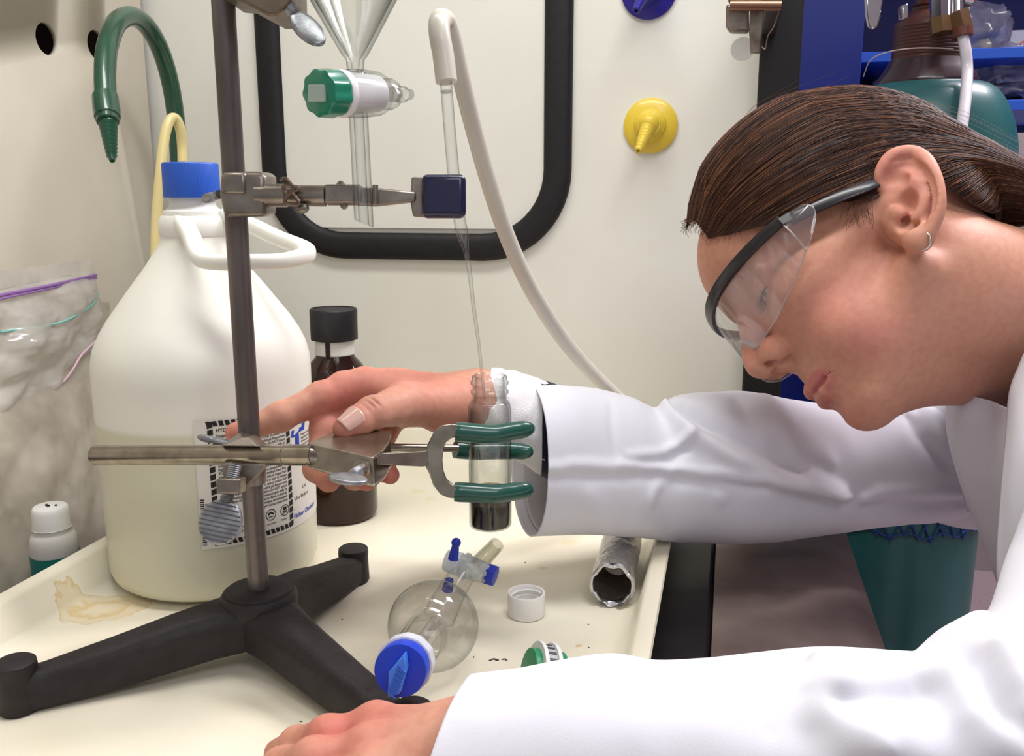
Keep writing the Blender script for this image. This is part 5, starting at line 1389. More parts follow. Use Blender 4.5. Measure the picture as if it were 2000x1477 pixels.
PERSON = thing('person', 'person in white lab coat and clear safety glasses leaning in to watch the vial', 'person', (.52, .5, -.9))
M_skin = None
def skin_mat():
    m = bpy.data.materials.new('skin'); m.use_nodes = True; nt = m.node_tree; b = nt.nodes['Principled BSDF']
    at = nt.nodes.new('ShaderNodeAttribute'); at.attribute_name = 'skin_tint'
    tc = nt.nodes.new('ShaderNodeTexCoord'); n = nt.nodes.new('ShaderNodeTexNoise'); n.inputs['Scale'].default_value = 220; n.inputs['Detail'].default_value = 4
    nt.links.new(tc.outputs['Object'], n.inputs['Vector'])
    mx = nt.nodes.new('ShaderNodeMix'); mx.data_type = 'RGBA'; mx.blend_type = 'MULTIPLY'; mx.inputs[0].default_value = .38
    rp = nt.nodes.new('ShaderNodeValToRGB'); rp.color_ramp.elements[0].color = srgb(232, 205, 196); rp.color_ramp.elements[1].color = (1, 1, 1, 1); rp.color_ramp.elements[0].position = .3; rp.color_ramp.elements[1].position = .6
    nt.links.new(n.outputs[0], rp.inputs[0]); nt.links.new(at.outputs['Color'], mx.inputs[6]); nt.links.new(rp.outputs[0], mx.inputs[7])
    nt.links.new(mx.outputs[2], b.inputs['Base Color'])
    b.inputs['Roughness'].default_value = .56; b.inputs['Specular IOR Level'].default_value = .35
    b.inputs['Subsurface Weight'].default_value = .25; b.inputs['Subsurface Radius'].default_value = (.006, .0025, .0012); b.inputs['Subsurface Scale'].default_value = 1.0
    n2 = nt.nodes.new('ShaderNodeTexNoise'); n2.inputs['Scale'].default_value = 900; nt.links.new(tc.outputs['Object'], n2.inputs['Vector'])
    bp = nt.nodes.new('ShaderNodeBump'); bp.inputs['Strength'].default_value = .12; bp.inputs['Distance'].default_value = .0006
    nt.links.new(n2.outputs[0], bp.inputs['Height']); nt.links.new(bp.outputs[0], b.inputs['Normal'])
    return m
def body():
    hv, hf, hc = build_head(); rv, rf, rc, nail = build_right_hand(); lv, lf, lc = build_left_hand(); tv, tf = build_trunk()
    W1 = HO + (hv * 1e-3) @ HM.T
    W2, W3, W4 = MMO + rv * 1e-3, MMO + lv * 1e-3, MMO + tv * 1e-3
    vs = np.concatenate([W1, W2, W3, W4]); o = np.cumsum([0, len(W1), len(W2), len(W3)])
    fs = np.concatenate([hf + o[0], rf + o[1], lf + o[2], tf + o[3]])
    cs = np.concatenate([hc, rc, lc, np.tile(np.array(srgb(214, 166, 146)[:3]), (len(W4), 1))])
    me = bpy.data.meshes.new('body'); me.vertices.add(len(vs)); me.vertices.foreach_set('co', vs.astype(np.float32).ravel())
    me.loops.add(len(fs) * 4); me.loops.foreach_set('vertex_index', fs.astype(np.int32).ravel())
    me.polygons.add(len(fs)); me.polygons.foreach_set('loop_start', np.arange(0, len(fs) * 4, 4, dtype=np.int32)); me.polygons.foreach_set('loop_total', np.full(len(fs), 4, np.int32))
    me.update(calc_edges=True); me.validate()
    at = me.color_attributes.new('skin_tint', 'FLOAT_COLOR', 'POINT'); at.data.foreach_set('color', np.concatenate([cs, np.ones((len(cs), 1))], 1).astype(np.float32).ravel())
    global M_skin
    M_skin = skin_mat()
    finish('body', me, M_skin, PERSON, smooth=180)
    MB().grid(nail, 14, 16).build('thumbnail', mat('nail', (222, 176, 158), .28, coat=.4, sss=.15), PERSON, smooth=180, solid=.0005, fix=False)
    # eyes, lashes, brows
    M_eye = mat('eye_white', (226, 218, 212), .15, coat=.6); M_iris = mat('iris_dark', (52, 44, 42), .1, coat=.8)
    for s in (1, -1):
        e = MB().ball(hw_((74, s * 32, 16)), .0127, n=32, m=20).build('eye', M_eye, PERSON, smooth=180)
        gd = unit(HF * .86 - HU * .50); MB().lathe(hw_((74, s * 32, 16)), gd, [(.0112, .0062), (.0121, .0046), (.0127, .0028), (.0129, .0004)], 28).build('iris', M_iris, e, smooth=180)
        lp = [hw_((82.5 - .02 * (t - 32) ** 2 + 5, s * t, 9.6 - .012 * (t - 32) ** 2)) for t in np.linspace(21, 43, 12)]
        MB().tube(lp, .0006, n=6).build('lash_line', mat('lash_dark', (48, 34, 30), .6), PERSON)
        for k in range(16):
            t = lerp(22.5, 43, k / 15); a = hw_((87 - .02 * (t - 32) ** 2, s * t, 10.2 - .012 * (t - 32) ** 2)); MB().tube(bez([a, a + (HF * .004 - HU * .0035 + HL * s * .0006 * (t - 32) * .3), a + (HF * .0075 - HU * .004 + HL * s * .001 * (t - 32) * .3)], 3), [.00018] * 5 + [.00010, .00005], n=4).build('eyelash', mat('lash_dark', (48, 34, 30), .6), PERSON)
        for k in range(70):
            t = random.random(); bl = lerp(10, 50, t); bu = 31 + 5 * sin(t * 2.6) + random.uniform(-2.2, 2.2) * (1 - .5 * t); bf = 97.5 - .0088 * bl ** 2 - .003 * abs(bl) 
            a = hw_((bf, s * bl, bu)); d = unit(HL * s * .9 - HF * .35 + HU * random.uniform(-.1, .4)) * .007
            MB().tube([a, a + d * .5 + HF * .0006, a + d], [.00022, .0002, .00006], n=4).build('brow_hair', mat('brow_brown', (96, 66, 48), .6), PERSON)
body()
# ------------------------------------------------------------------ hair
HC, HR = np.array((3., 0, 46.)), np.array((106., 82., 103.))
def hair():
    B0, B1, B2 = hpx(2050, 408, 0), hpx(2110, 450, 0), hpx(2230, 570, 0)
    B0 = B0 + np.array((-6., 0, 0)); B1 = B1 + np.array((-10., 0, 0))
    e = unit(V3(-1, 0, -.18)); g_ = unit(V3(0, 0, 1) - e * e[2]); h_ = V3(0, 1, 0)
    def sph(th, az): return HC + HR * (cos(th) * e + sin(th) * (cos(az) * g_ + sin(az) * h_))
    # hairline, read off the photograph on her left side: pixel -> point on the hair ellipsoid
    def hit(px, py):
        o = (wh_(CAM) - HC) / HR; d = (HM.T @ ray(px, py)) * 1e3 / HR; a = d @ d; b = o @ d; c = o @ o - 1; q = b * b - a * c
        t = (-b - sqrt(q)) / a if q > 0 else -b / a
        p = unit(o + d * t); th = math.acos(max(-1, min(1, p @ e))); return th, atan2(p @ h_, p @ g_)
    line = [hit(*q) for q in [(1380, 466), (1420, 458), (1455, 448), (1510, 434), (1570, 414), (1630, 395), (1680, 370), (1852, 362), (1900, 394), (1960, 420)]]
    azs = [0.0, .25] + [l[1] for l in line] + [2.75, pi]; ths = [line[0][0] + .05, line[0][0] + .04] + [l[0] for l in line] + [.62, .58]
    o = np.argsort(azs); azs = np.array(azs)[o]; ths = np.array(ths)[o]
    def thmax(az): return float(np.interp(abs(az), azs, ths)) - (.38 * max(0, sin(pi * min(1, max(0, -az / 2.0)))) if az < 0 else 0)
    def surf(az, t, off=0.0):
        """t 0 hairline .. .78 gather point .. 1 tail end"""
        tm = thmax(az)
        if t < .78:
            k = t / .78; th = lerp(tm, .26, k ** .9); p = sph(th, az); nrm = unit((p - HC) / HR ** 2)
            fr = max(0, 1 - abs(az) / 1.7); lift = min(1, k * (lerp(14, 5, fr) if az > -.15 else 5)) ** .5
            dent = 6.0 * math.exp(-((p[0] + 8) ** 2 + (p[2] - 12) ** 2) / 26.0 ** 2) * (1 if abs(p[1]) > 30 else 0)
            q = p + nrm * (off - (lerp(3.2, 9.5, fr ** .5) if az > -.15 else 13.0 * max(0, min(1, (2.0 + az) / .5)) + 3) * (1 - lift) - dent)
            # towards the gather the hair leaves the skull along a straight line to the tie
            b = max(0, (k - .42) / .58); w = b * b * (3 - 2 * b)
            tie = B0 + (g_ * cos(az) + h_ * sin(az)) * (19 + off * .3)
            r_ = q * (1 - w) + tie * w
            e_ = np.linalg.norm((r_ - HC) / (HR - 2.5))
            return (HC + (r_ - HC) / e_ + nrm * off) if e_ < 1 else r_
        k = (t - .78) / .22; ctr = (1 - k) ** 2 * B0 + 2 * k * (1 - k) * B1 + k * k * B2
        return ctr + (g_ * cos(az) + h_ * sin(az)) * ((19 + 5 * sin(k * 2.6)) * (1 - .35 * k * k) + off * .3)
    n, m = 420, 72
    gro = [mnoise.noise(Vector((cos(2 * pi * i / n) * 22, sin(2 * pi * i / n) * 22, 0))) * .8 + mnoise.noise(Vector((cos(2 * pi * i / n) * 60, sin(2 * pi * i / n) * 60, 5))) * .45 for i in range(n)]
    b = MB()
    def fn(u, v):
        i = int(round(u * n)) % n; az = -pi + 2 * pi * u
        return hw_(surf(az, v, gro[i] * min(1, v * 5 + .15) * (1.0 + .6 * mnoise.noise(Vector((v * 6, i * .15, 2))))))
    b.grid(fn, n, m, closed_u=True)
    mt = bpy.data.materials.new('brown_hair'); mt.use_nodes = True; nt = mt.node_tree; bs = nt.nodes['Principled BSDF']
    uv = nt.nodes.new('ShaderNodeUVMap'); mp = nt.nodes.new('ShaderNodeMapping'); mp.inputs['Scale'].default_value = (230, 2.2, 1); nt.links.new(uv.outputs[0], mp.inputs[0])
    nz = nt.nodes.new('ShaderNodeTexNoise'); nz.inputs['Scale'].default_value = 1; nz.inputs['Detail'].default_value = 5; nt.links.new(mp.outputs[0], nz.inputs[0])
    rp = nt.nodes.new('ShaderNodeValToRGB'); rp.color_ramp.elements[0].position = .34; rp.color_ramp.elements[1].position = .72
    rp.color_ramp.elements[0].color = srgb(38, 19, 13); rp.color_ramp.elements[1].color = srgb(104, 60, 36); q = rp.color_ramp.elements.new(.52); q.color = srgb(64, 35, 23)
    nt.links.new(nz.outputs[0], rp.inputs[0]); nt.links.new(rp.outputs[0], bs.inputs['Base Color']); bs.inputs['Roughness'].default_value = .42
    bs.inputs['Anisotropic'].default_value = .7; bs.inputs['Specular IOR Level'].default_value = .4
    tg = nt.nodes.new('ShaderNodeTangent'); tg.direction_type = 'UV_MAP'; nt.links.new(tg.outputs[0], bs.inputs['Tangent'])
    bp = nt.nodes.new('ShaderNodeBump'); bp.inputs['Strength'].default_value = .5; bp.inputs['Distance'].default_value = .0008
    nt.links.new(nz.outputs[0], bp.inputs['Height']); nt.links.new(bp.outputs[0], bs.inputs['Normal'])
    ob = b.build('hair', mt, PERSON, smooth=180, fix=False)
    me = ob.data; ul = me.uv_layers.new(name='UVMap'); co = []
    for p in me.polygons:
        ii = [v // m for v in p.vertices]; wrap_ = max(ii) - min(ii) > 2
        for v in p.vertices:
            i, j = divmod(v, m); co += [(i + n if wrap_ and i < 2 else i) / n, j / (m - 1)]
    ul.data.foreach_set('uv', co)
    # combed strands over the cap
    def mk(name, rgb): return mat(name, rgb, .45, spec=.35)
    mats = [mk('strand_dark', (52, 30, 22)), mk('strand_mid', (84, 50, 34)), mk('strand_light', (134, 88, 56))]
    rr = random.Random(11); groups = [MB(), MB(), MB()]
    for k in range(2600):
        az = rr.uniform(-pi, pi) if k % 3 == 0 else rr.uniform(-.5, 2.6)
        t0 = 0 if rr.random() < .45 else rr.uniform(0, .4); t1 = min(1, t0 + rr.uniform(.35, .9)); da = rr.uniform(-.05, .05); of = rr.uniform(.2, 1.3); ph = rr.uniform(0, 6)
        pts = [hw_(surf(az + da * j / 15 + .006 * sin(ph + j * .5), lerp(t0, t1, j / 15), of * (1 if 0 < j < 15 else .2))) for j in range(16)]
        r = rr.uniform(.00010, .00022); rs = [r] * 16; rs[-1] = r * .3; rs[0] = r * .4
        groups[min(2, int(rr.random() ** 2.1 * 3))].tube(pts, rs, n=4, cap=False)
    for gb, mm_, nm in zip(groups, mats, ('dark', 'brown', 'light')):
        o_ = gb.build('hair_strands', mm_, ob, smooth=180, fix=False); o_['kind'] = 'stuff'
    # short wisps at hairline and loose fly-away hairs
    wb = MB()
    for k in range(150):
        az = rr.choice((1, 1, 1, -1)) * rr.uniform(0, 1.75); p = np.array(surf(az, 0, 0)); dn = unit(np.array((.5, .3 * np.sign(az), -.8)) + np.array([rr.uniform(-.5, .5) for _ in range(3)])); L = rr.uniform(3, 9)
        nr = unit((p - HC) / HR ** 2); wb.tube(bez([hw_(p + nr * .3), hw_(p + dn * L * .5 + nr * 1.6), hw_(p + dn * L + nr * rr.uniform(.5, 3))], 4), [.00012] * 8 + [.00004], n=4, cap=False)
    for k in range(46):
        az = rr.uniform(-.6, 1.0); t = rr.uniform(.0, .6); p = np.array(surf(az, t, .5)); q = np.array(surf(az, min(.78, t + .16), 0)); nr = unit((p - HC) / HR ** 2); hgt = rr.uniform(3, 9)
        wb.tube(bez([hw_(p), hw_(lerp(p, q, .4) + nr * hgt), hw_(q + nr * hgt * rr.uniform(.3, 1.6) + np.array([rr.uniform(-4, 4) for _ in range(3)]))], 5), .00008, n=4, cap=False)
    # sideburn wisps in front of the ear
    for k in range(34):
        a = hpx(rr.uniform(1660, 1715), rr.uniform(360, 385), 72); c = hpx(rr.uniform(1640, 1708), rr.uniform(415, 450), 73)
        a[1] += 1.5; c[1] = 71.5
        wb.tube(bez([hw_(a), hw_(lerp(a, c, .5) + np.array((2, 2.0, 0))), hw_(c)], 5), [.00014] * 10 + [.00004], n=4, cap=False)
    o_ = wb.build('hair_wisps', mats[1], ob, smooth=180, fix=False); o_['kind'] = 'stuff'
hair()

# ------------------------------------------------------------------ hoop earring
def earring():
    c = hpx(1801, 472, 80); r = 5.4; pts = []
    ax1 = unit(HU * .9 - HF * .2); ax2 = unit(HL * .75 - HF * .75); ax2 = unit(ax2 - ax1 * (ax1 @ ax2))
    pts = [hw_(c) + (ax1 * cos(a) + ax2 * sin(a)) * r * 1e-3 for a in [2 * pi * k / 40 for k in range(40)]]
    MB().tube(pts, .00062, n=10, closed=True).build('earring', mat('silver', (214, 208, 204), .18, 1.0), PERSON, smooth=180)
earring()

# ------------------------------------------------------------------ safety glasses
def glasses():
    root = thing('safety_glasses', 'clear wraparound safety glasses with black brow bar worn on the face', 'safety glasses', hw_((105, 0, 10)))
    rl = radians(1); cr, sr = cos(rl), sin(rl)
    def G(x, y, z):                                   # worn slightly rolled about the forward axis
        z0 = z - 20; return hw_((x, y * cr - z0 * sr, y * sr + z0 * cr + 20))
    def bar(l):                                       # forward position of the wraparound front for a lateral position
        a = abs(l) / 70.0
        return 113 - 56 * (a ** 2.2)
    M_b = mat('black_nylon', (24, 22, 27), .32, coat=.2)
    ls = np.linspace(-70, 70, 57)
    def strip(name, z0f, z1f, pts, th, m, par):
        b = MB(); n = len(pts); vs = []
        for i, (x, y) in enumerate(pts):
            t = (pts[min(i + 1, n - 1)][0] - pts[max(i - 1, 0)][0], pts[min(i + 1, n - 1)][1] - pts[max(i - 1, 0)][1]); L = math.hypot(*t) + 1e-9; nx, ny = t[1] / L, -t[0] / L
            if nx * x + ny * y < 0: nx, ny = -nx, -ny
            z0, z1 = z0f(i / (n - 1), y), z1f(i / (n - 1), y)
            for (o, z) in ((0, z0), (th, z0), (th * 1.25, (z0 + z1) / 2), (th, z1), (0, z1)): vs.append(G(x + nx * o, y + ny * o, z))
        fs = []
        for i in range(n - 1):
            for k in range(5): fs.append((i * 5 + k, i * 5 + (k + 1) % 5, (i + 1) * 5 + (k + 1) % 5, (i + 1) * 5 + k))
        fs += [tuple(range(5)), tuple((n - 1) * 5 + k for k in range(5))]
        return b.add(vs, fs).build(name, m, par, smooth=40, bevel=.0005)
    strip('brow_bar', lambda t, y: 28.5 - 5 * (abs(y) / 70) ** 3, lambda t, y: 28.5 + 9.5 - 2.0 * (abs(y) / 70) - 5 * (abs(y) / 70) ** 3, [(bar(l), l) for l in ls], 3.0, M_b, root)
    for s in (1, -1):
        tp = [(58, s * 70.0), (52, s * 73.5), (40, s * 77), (24, s * 78), (8, s * 75), (-14, s * 70)]
        tz = [32.5, 33, 34.5, 35.0, 34, 30]
        b = MB(); ap = [hpx(1545, 430, 71), hpx(1562, 421, 73.5), hpx(1620, 394, 77.5), hpx(1680, 370, 78.5), hpx(1730, 352, 75), hpx(1790, 345, 70)]
        b.tube(bez([hw_((x, s * y, z)) for x, y, z in ap], 6), 1.0, n=12, upv=HU, prof=lambda a: (.0038 * (abs(cos(a)) ** .5) * (1 if cos(a) > 0 else -1), .0014 * (abs(sin(a)) ** .5) * (1 if sin(a) > 0 else -1)))
        b.build('temple_arm', M_b, root, smooth=50)
        MB().box(G(56, s * 71.5, 25.5), (HF, HL, HU), (.0045, .0016, .0032)).build('hinge', M_b, root, bevel=.0005)
    # one-piece lens with nose cut-out, lower edge rising to the temples
    def low(l):
        a = abs(l)
        if a < 30: return np.interp(a, [0, 6, 12, 20, 30], [8, 5, -5, -14, -17])
        return np.interp(a, [30, 44, 58, 66, 70], [-17, -16, -10, -3, 2])
    M_l = thin('lens_polycarbonate', (.97, .965, .955), (.80, .79, .76), rough=.03, gain=1.6, haze=.16, haze_rgb=(222, 218, 232))  # pale violet haze paints in the reflection of the surroundings on the lens
    lens = MB()
    def lf(u, v):
        l = lerp(-70, 70, u); zt = 31; zb = low(l); z = lerp(zb, zt, v); x = bar(l) + .8 - .0035 * (31 - z) ** 1.25 * (1 - abs(l) / 90)
        return G(x, l, z)
    lens.grid(lf, 90, 22)
    ln = lens.build('lens', M_l, root, smooth=180, fix=False)
    edge = [lf(u, 0) for u in np.linspace(0, 1, 90)]
    MB().tube(edge, .00055, n=8).build('lens_rim', thin('lens_edge', (.86, .86, .84), (.6, .6, .58), rough=.05, gain=2.5, haze=.18, haze_rgb=(235, 232, 228)), ln, smooth=180)
    for s in (1, -1):                                 # side shields behind the hinge line
        sh = MB()
        def sf(u, v):
            x = lerp(60, 44 - 3 * sin(pi * v), u); y = s * (70 + 6 * u + 3.0 * sin(pi * v) * (1 - u * .3)); zt = lerp(30, 26, u); zb = lerp(0, 12, u ** 1.3); return G(x, y, lerp(zb, zt, v))
        sh.grid(sf, 14, 16); so = sh.build('side_shield', M_l, root, smooth=180, fix=False)
        rim = [sf(0, v) for v in np.linspace(1, 0, 12)] + [sf(u, 0) for u in np.linspace(0, 1, 10)] + [sf(1, v) for v in np.linspace(0, 1, 12)]
        MB().tube(rim, .0005, n=8).build('shield_rim', MATS['lens_edge'], so, smooth=180)
        # soft nose pads under the bridge
        MB().tube(bez([G(bar(5) - 3, s * 6, 3), G(bar(9) - 5, s * 10, -5), G(bar(14) - 6, s * 15, -15)], 6), .0014, n=10).build('nose_pad', MATS['lens_edge'], root, smooth=180)
glasses()

# ------------------------------------------------------------------ clothing
def cotton(name, rgb, bump=.06):
    m = mat(name, rgb, .75, spec=.2, sheen=.15, var=.03, var_scale=12, bump=bump, bump_scale=900)
    return m
M_coat = cotton('white_cotton', (226, 226, 234))
def cloth(name, st, folds=(), nphi=120, ns=200, slant=None, wrinkle=.0012, wscale=16, seed=1.0, parent=None, material=None, thick=.0010, arc=None):
    """garment tube through stations (centre, N, B, ra, rb); folds = [(pixel polyline, height, width)]"""
    C = np.array([s[0] for s in st]); A = np.array([[s[3], s[4]] for s in st]); N = np.array([s[1] for s in st]); Bv = np.array([s[2] for s in st])
    k = len(st)
    def cr(arr): return np.array(bez(list(arr), 16))
    C, A, N, Bv = cr(C), cr(A), cr(N), cr(Bv)
    L = np.concatenate([[0], np.cumsum(np.linalg.norm(np.diff(C, axis=0), axis=1))]); ss = np.linspace(0, L[-1], ns)
    it = lambda arr: np.stack([np.interp(ss, L, arr[:, j]) for j in range(arr.shape[1])], 1)
    C, A, N, Bv = it(C), it(A), it(N), it(Bv); N /= np.linalg.norm(N, axis=1)[:, None]; Bv /= np.linalg.norm(Bv, axis=1)[:, None]
    T = np.gradient(C, axis=0); T /= np.linalg.norm(T, axis=1)[:, None]
    lo_, hi_ = arc if arc else (0, 2 * pi)
    ph = np.linspace(lo_, hi_, nphi, endpoint=bool(arc)); cp = np.cos(ph); sp = np.sin(ph)
    sg = lambda v, e: np.sign(v) * np.abs(v) ** e
    Pt = C[:, None, :] + N[:, None, :] * (A[:, 0, None] * sg(cp, .9)[None])[:, :, None] + Bv[:, None, :] * (A[:, 1, None] * sg(sp, .9)[None])[:, :, None]
    Nr = N[:, None, :] * cp[None, :, None] + Bv[:, None, :] * sp[None, :, None]
    if slant is not None:
        f = np.exp(-ss / .05)[:, None] * np.array([slant(a) for a in ph])[None]; Pt += T[:, None, :] * f[:, :, None]
    flat = Pt.reshape(-1, 3); nf = Nr.reshape(-1, 3)
    q = flat - CAM; d = q @ FW; px = CX + F * (q @ RT) / d; py = CY - F * (q @ UP) / d
    vis = (nf @ FW) < .15
    disp = np.zeros(len(flat))
    for poly, hgt, wid in folds:
        pp = bez([np.array((a, b, 0.)) for a, b in poly], 5) if len(poly) > 2 else [np.array((*poly[0], 0.)), np.array((*poly[1], 0.))]
        ids = []
        for a in pp:
            e = (px - a[0]) ** 2 + (py - a[1]) ** 2 + (~vis) * 1e9; ids.append(int(np.argmin(e)))
        W_ = flat[ids]; best = np.full(len(flat), 9.0)
        n_ = len(W_)
        for i in range(n_ - 1):
            a, b = W_[i], W_[i + 1]; ab = b - a; t = np.clip(((flat - a) @ ab) / (ab @ ab + 1e-12), 0, 1)
            tt = (i + t) / (n_ - 1); tap = np.clip(np.minimum(tt, 1 - tt) * 5 + .15, 0, 1)
            dd = np.linalg.norm(flat - a - t[:, None] * ab, axis=1) / np.maximum(tap, .05) ** .35
            best = np.minimum(best, dd)
        disp += hgt * np.exp(-(best / wid) ** 2)
    g2 = disp.reshape(ns, nphi)
    for _ in range(3):
        if not arc: g2 = .5 * g2 + .25 * (np.roll(g2, 1, 1) + np.roll(g2, -1, 1))
        h2 = g2.copy(); h2[1:-1] = .4 * g2[1:-1] + .3 * (g2[:-2] + g2[2:]); g2 = h2
    disp = g2.reshape(-1) * 1.5
    if wrinkle:
        disp += wrinkle * np.array([mnoise.noise(Vector(p * wscale) + Vector((seed, 0, 0))) + .5 * mnoise.noise(Vector(p * wscale * 2.3) + Vector((0, seed, 0))) for p in flat])
    flat = flat + nf * disp[:, None]
    fs = []
    for i in range(ns - 1):
        for j in range(nphi if not arc else nphi - 1):
            j2 = (j + 1) % nphi; fs.append((i * nphi + j, (i + 1) * nphi + j, (i + 1) * nphi + j2, i * nphi + j2))
    b = MB(); b.add(flat, fs)
    return b.build(name, material or M_coat, parent, smooth=180, solid=thick, fix=False), flat.reshape(ns, nphi, 3)

COAT = bpy.data.objects.new('lab_coat', None); COL.objects.link(COAT); COAT.parent = PERSON; COAT.location = (0, 0, 0)
COAT.matrix_parent_inverse = Matrix.Translation(-Vector(PERSON.location)); COAT.empty_display_size = .02
UPI = UP
# far sleeve (her right arm): stations from the cuff to the shoulder (px, top y, bottom y, distance)
st = []
for x, t, b, d in [(1032, 748, 1046, .650), (1062, 749, 1044, .653), (1150, 757, 1041, .662), (1230, 776, 1047, .670), (1285, 797, 1052, .678), (1330, 773, 1055, .686), (1450, 766, 1057, .704), (1560, 784, 1048, .722), (1700, 792, 1028, .748), (1800, 790, 1020, .770), (1900, 785, 1014, .785), (2000, 772, 1050, .795), (2100, 760, 1090, .795)]:
    hw = (b - t) / 2 * d / F; st.append((P(x, (t + b) / 2, d), UP, -FW, hw, max(.042, hw * .92)))
cloth('sleeve', st, [([(1066, 915), (1150, 912), (1250, 913), (1350, 922), (1500, 940), (1660, 972)], .0036, .0032), ([(1066, 930), (1150, 927), (1250, 928), (1350, 937), (1500, 955)], -.0022, .0045),
    ([(1300, 800), (1360, 846), (1430, 884), (1520, 924), (1640, 962)], .0080, .008), ([(1318, 790), (1385, 838), (1470, 885), (1560, 925)], -.0075, .010),
    ([(1225, 892), (1290, 888), (1330, 866), (1352, 848)], .0028, .0035), ([(1225, 900), (1300, 897), (1345, 872)], -.0022, .0035), ([(1270, 985), (1285, 945), (1310, 930)], .0018, .0035),
    ([(1192, 790), (1196, 850), (1202, 912)], -.0010, .0025), ([(1450, 775), (1470, 830), (1530, 880)], -.0025, .012), ([(1500, 780), (1540, 840), (1620, 900)], .0025, .014),
    ([(1680, 975), (1760, 962), (1880, 964)], .0030, .006), ([(1690, 990), (1780, 982), (1880, 985)], -.0030, .008), ([(1150, 960), (1170, 1000), (1185, 1035)], .0014, .008), ([(1400, 960), (1410, 985)], .0012, .005), ([(1800, 800), (1830, 850), (1865, 890)], .003, .008), ([(1770, 810), (1800, 860), (1850, 905)], -.0035, .008)],
    slant=lambda a: .013 * sin(a), seed=3.0, parent=COAT, nphi=220, ns=380)
# near sleeve (her left arm)
st = []
for x, cy, d, r in [(872, 1522, .393, .0412), (1000, 1506, .393, .0422), (1100, 1494, .393, .0436), (1200, 1490, .393, .0450), (1290, 1500, .393, .0443), (1380, 1505, .392, .0461), (1500, 1505, .391, .0490), (1640, 1500, .390, .0502), (1780, 1504, .390, .0490), (1835, 1500, .390, .0490), (1890, 1458, .391, .0495), (1945, 1428, .393, .0500), (2010, 1424, .397, .0510), (2090, 1405, .405, .053), (2200, 1290, .420, .058), (2255, 1080, .452, .061), (2266, 960, .480, .056), (2266, 880, .495, .044)]:
    st.append((P(x, cy, d), UP, -FW, r, r * .96))
for i in range(12, len(st)):
    w = min(1, (i - 11) / 4); c, n, b, ra, rb = st[i]; st[i] = (c, unit(UP * (1 - w) - RT * w), -FW, ra, rb)
cloth('sleeve', st, [([(1240, 1300), (1225, 1380), (1235, 1477)], -.0012, .02), ([(1600, 1290), (1606, 1350), (1630, 1410), (1720, 1470)], .0055, .010), ([(1570, 1290), (1580, 1360), (1600, 1430)], -.0030, .012),
    ([(1640, 1345), (1720, 1335), (1790, 1325), (1840, 1315)], .0045, .009), ([(1650, 1375), (1730, 1365), (1810, 1350)], -.004, .010), ([(1862, 1320), (1885, 1360), (1930, 1420), (1980, 1475)], .005, .009), ([(1900, 1290), (1920, 1340), (1960, 1400)], -.005, .009),
    ([(1950, 1270), (1965, 1320), (1995, 1390)], .005, .008), ([(900, 1400), (1000, 1380), (1100, 1340)], .0008, .012), ([(1300, 1320), (1420, 1350), (1500, 1420)], -.0014, .016), ([(1700, 1400), (1760, 1440), (1800, 1476)], .003, .012)],
    slant=lambda a: .008 * cos(a) - .010 * sin(a), seed=8.0, parent=COAT, nphi=220, ns=380)
# torso of the coat from the open collar down to the knees
st = []
for cx, y, d, a, b in [(2125, 772, .60, 230, .09), (2130, 830, .60, 233, .105), (2137, 900, .60, 233, .11), (2167, 1000, .60, 233, .11), (2205, 1100, .60, 233, .11), (2240, 1190, .60, 233, .115)]:
    st.append((P(cx, y, d), -RT, -FH, a * d / F, b))
st.append((P(2300, 1330, .60), -RT, -FH, .085, .115))
cloth('coat_front', st, [([(1890, 800), (1880, 880), (1900, 1000), (1935, 1120)], .004, .010), ([(1925, 790), (1915, 880), (1925, 1000), (1950, 1150)], -.005, .010)], nphi=140, ns=200, seed=5.0, parent=COAT, wrinkle=.002, wscale=12)
cv, cf = build_coat()
cb_ = MB(); cw_ = MMO + cv * 1e-3
cw_ = cw_ + np.array([[.004 * mnoise.noise(Vector(p * 9)) for _ in (0,)] for p in cw_]) * unit(V3(-.3, -.6, .6))
cb_.add(cw_, [tuple(f) for f in cf]); cb_.build('coat_back', M_coat, COAT, smooth=180, fix=False)
# lapels and collar: folded sheets standing off the chest
def sheet(name, rows, par, m, nu=24, nv=40, thick=.0012, bulge=.0):
    A_ = [np.array(bez([np.array(p) for p in r], 10)) for r in rows]
    A_ = [np.stack([np.interp(np.linspace(0, 1, nv), np.linspace(0, 1, len(r)), r[:, k]) for k in range(3)], 1) for r in A_]
    cols = [np.array(bez([r[j] for r in A_], 8)) for j in range(nv)]; nr = len(cols[0])
    b = MB(); b.add([cols[j][i] for i in range(nr) for j in range(nv)], [(i * nv + j, (i + 1) * nv + j, (i + 1) * nv + j + 1, i * nv + j + 1) for i in range(nr - 1) for j in range(nv - 1)])
    return b.build(name, m, par, smooth=180, solid=thick, fix=False)
sheet('lapel', [[P(2010, 672, .545), P(1992, 712, .548), P(1972, 768, .548), P(1966, 850, .545), P(1955, 980, .540), P(1948, 1100, .537), P(1958, 1210, .535)],
                [P(2060, 690, .525), P(2035, 740, .522), P(2005, 800, .520), P(1985, 880, .518), P(1978, 990, .516), P(1985, 1110, .515), P(2000, 1220, .515)],
                [P(2120, 720, .515), P(2090, 780, .508), P(2055, 840, .503), P(2030, 920, .500), P(2030, 1020, .500), P(2040, 1130, .500), P(2060, 1230, .500)],
                [P(2200, 780, .51), P(2180, 840, .50), P(2150, 900, .495), P(2120, 980, .492), P(2120, 1070, .49), P(2130, 1150, .49), P(2150, 1240, .49)]], COAT, M_coat)
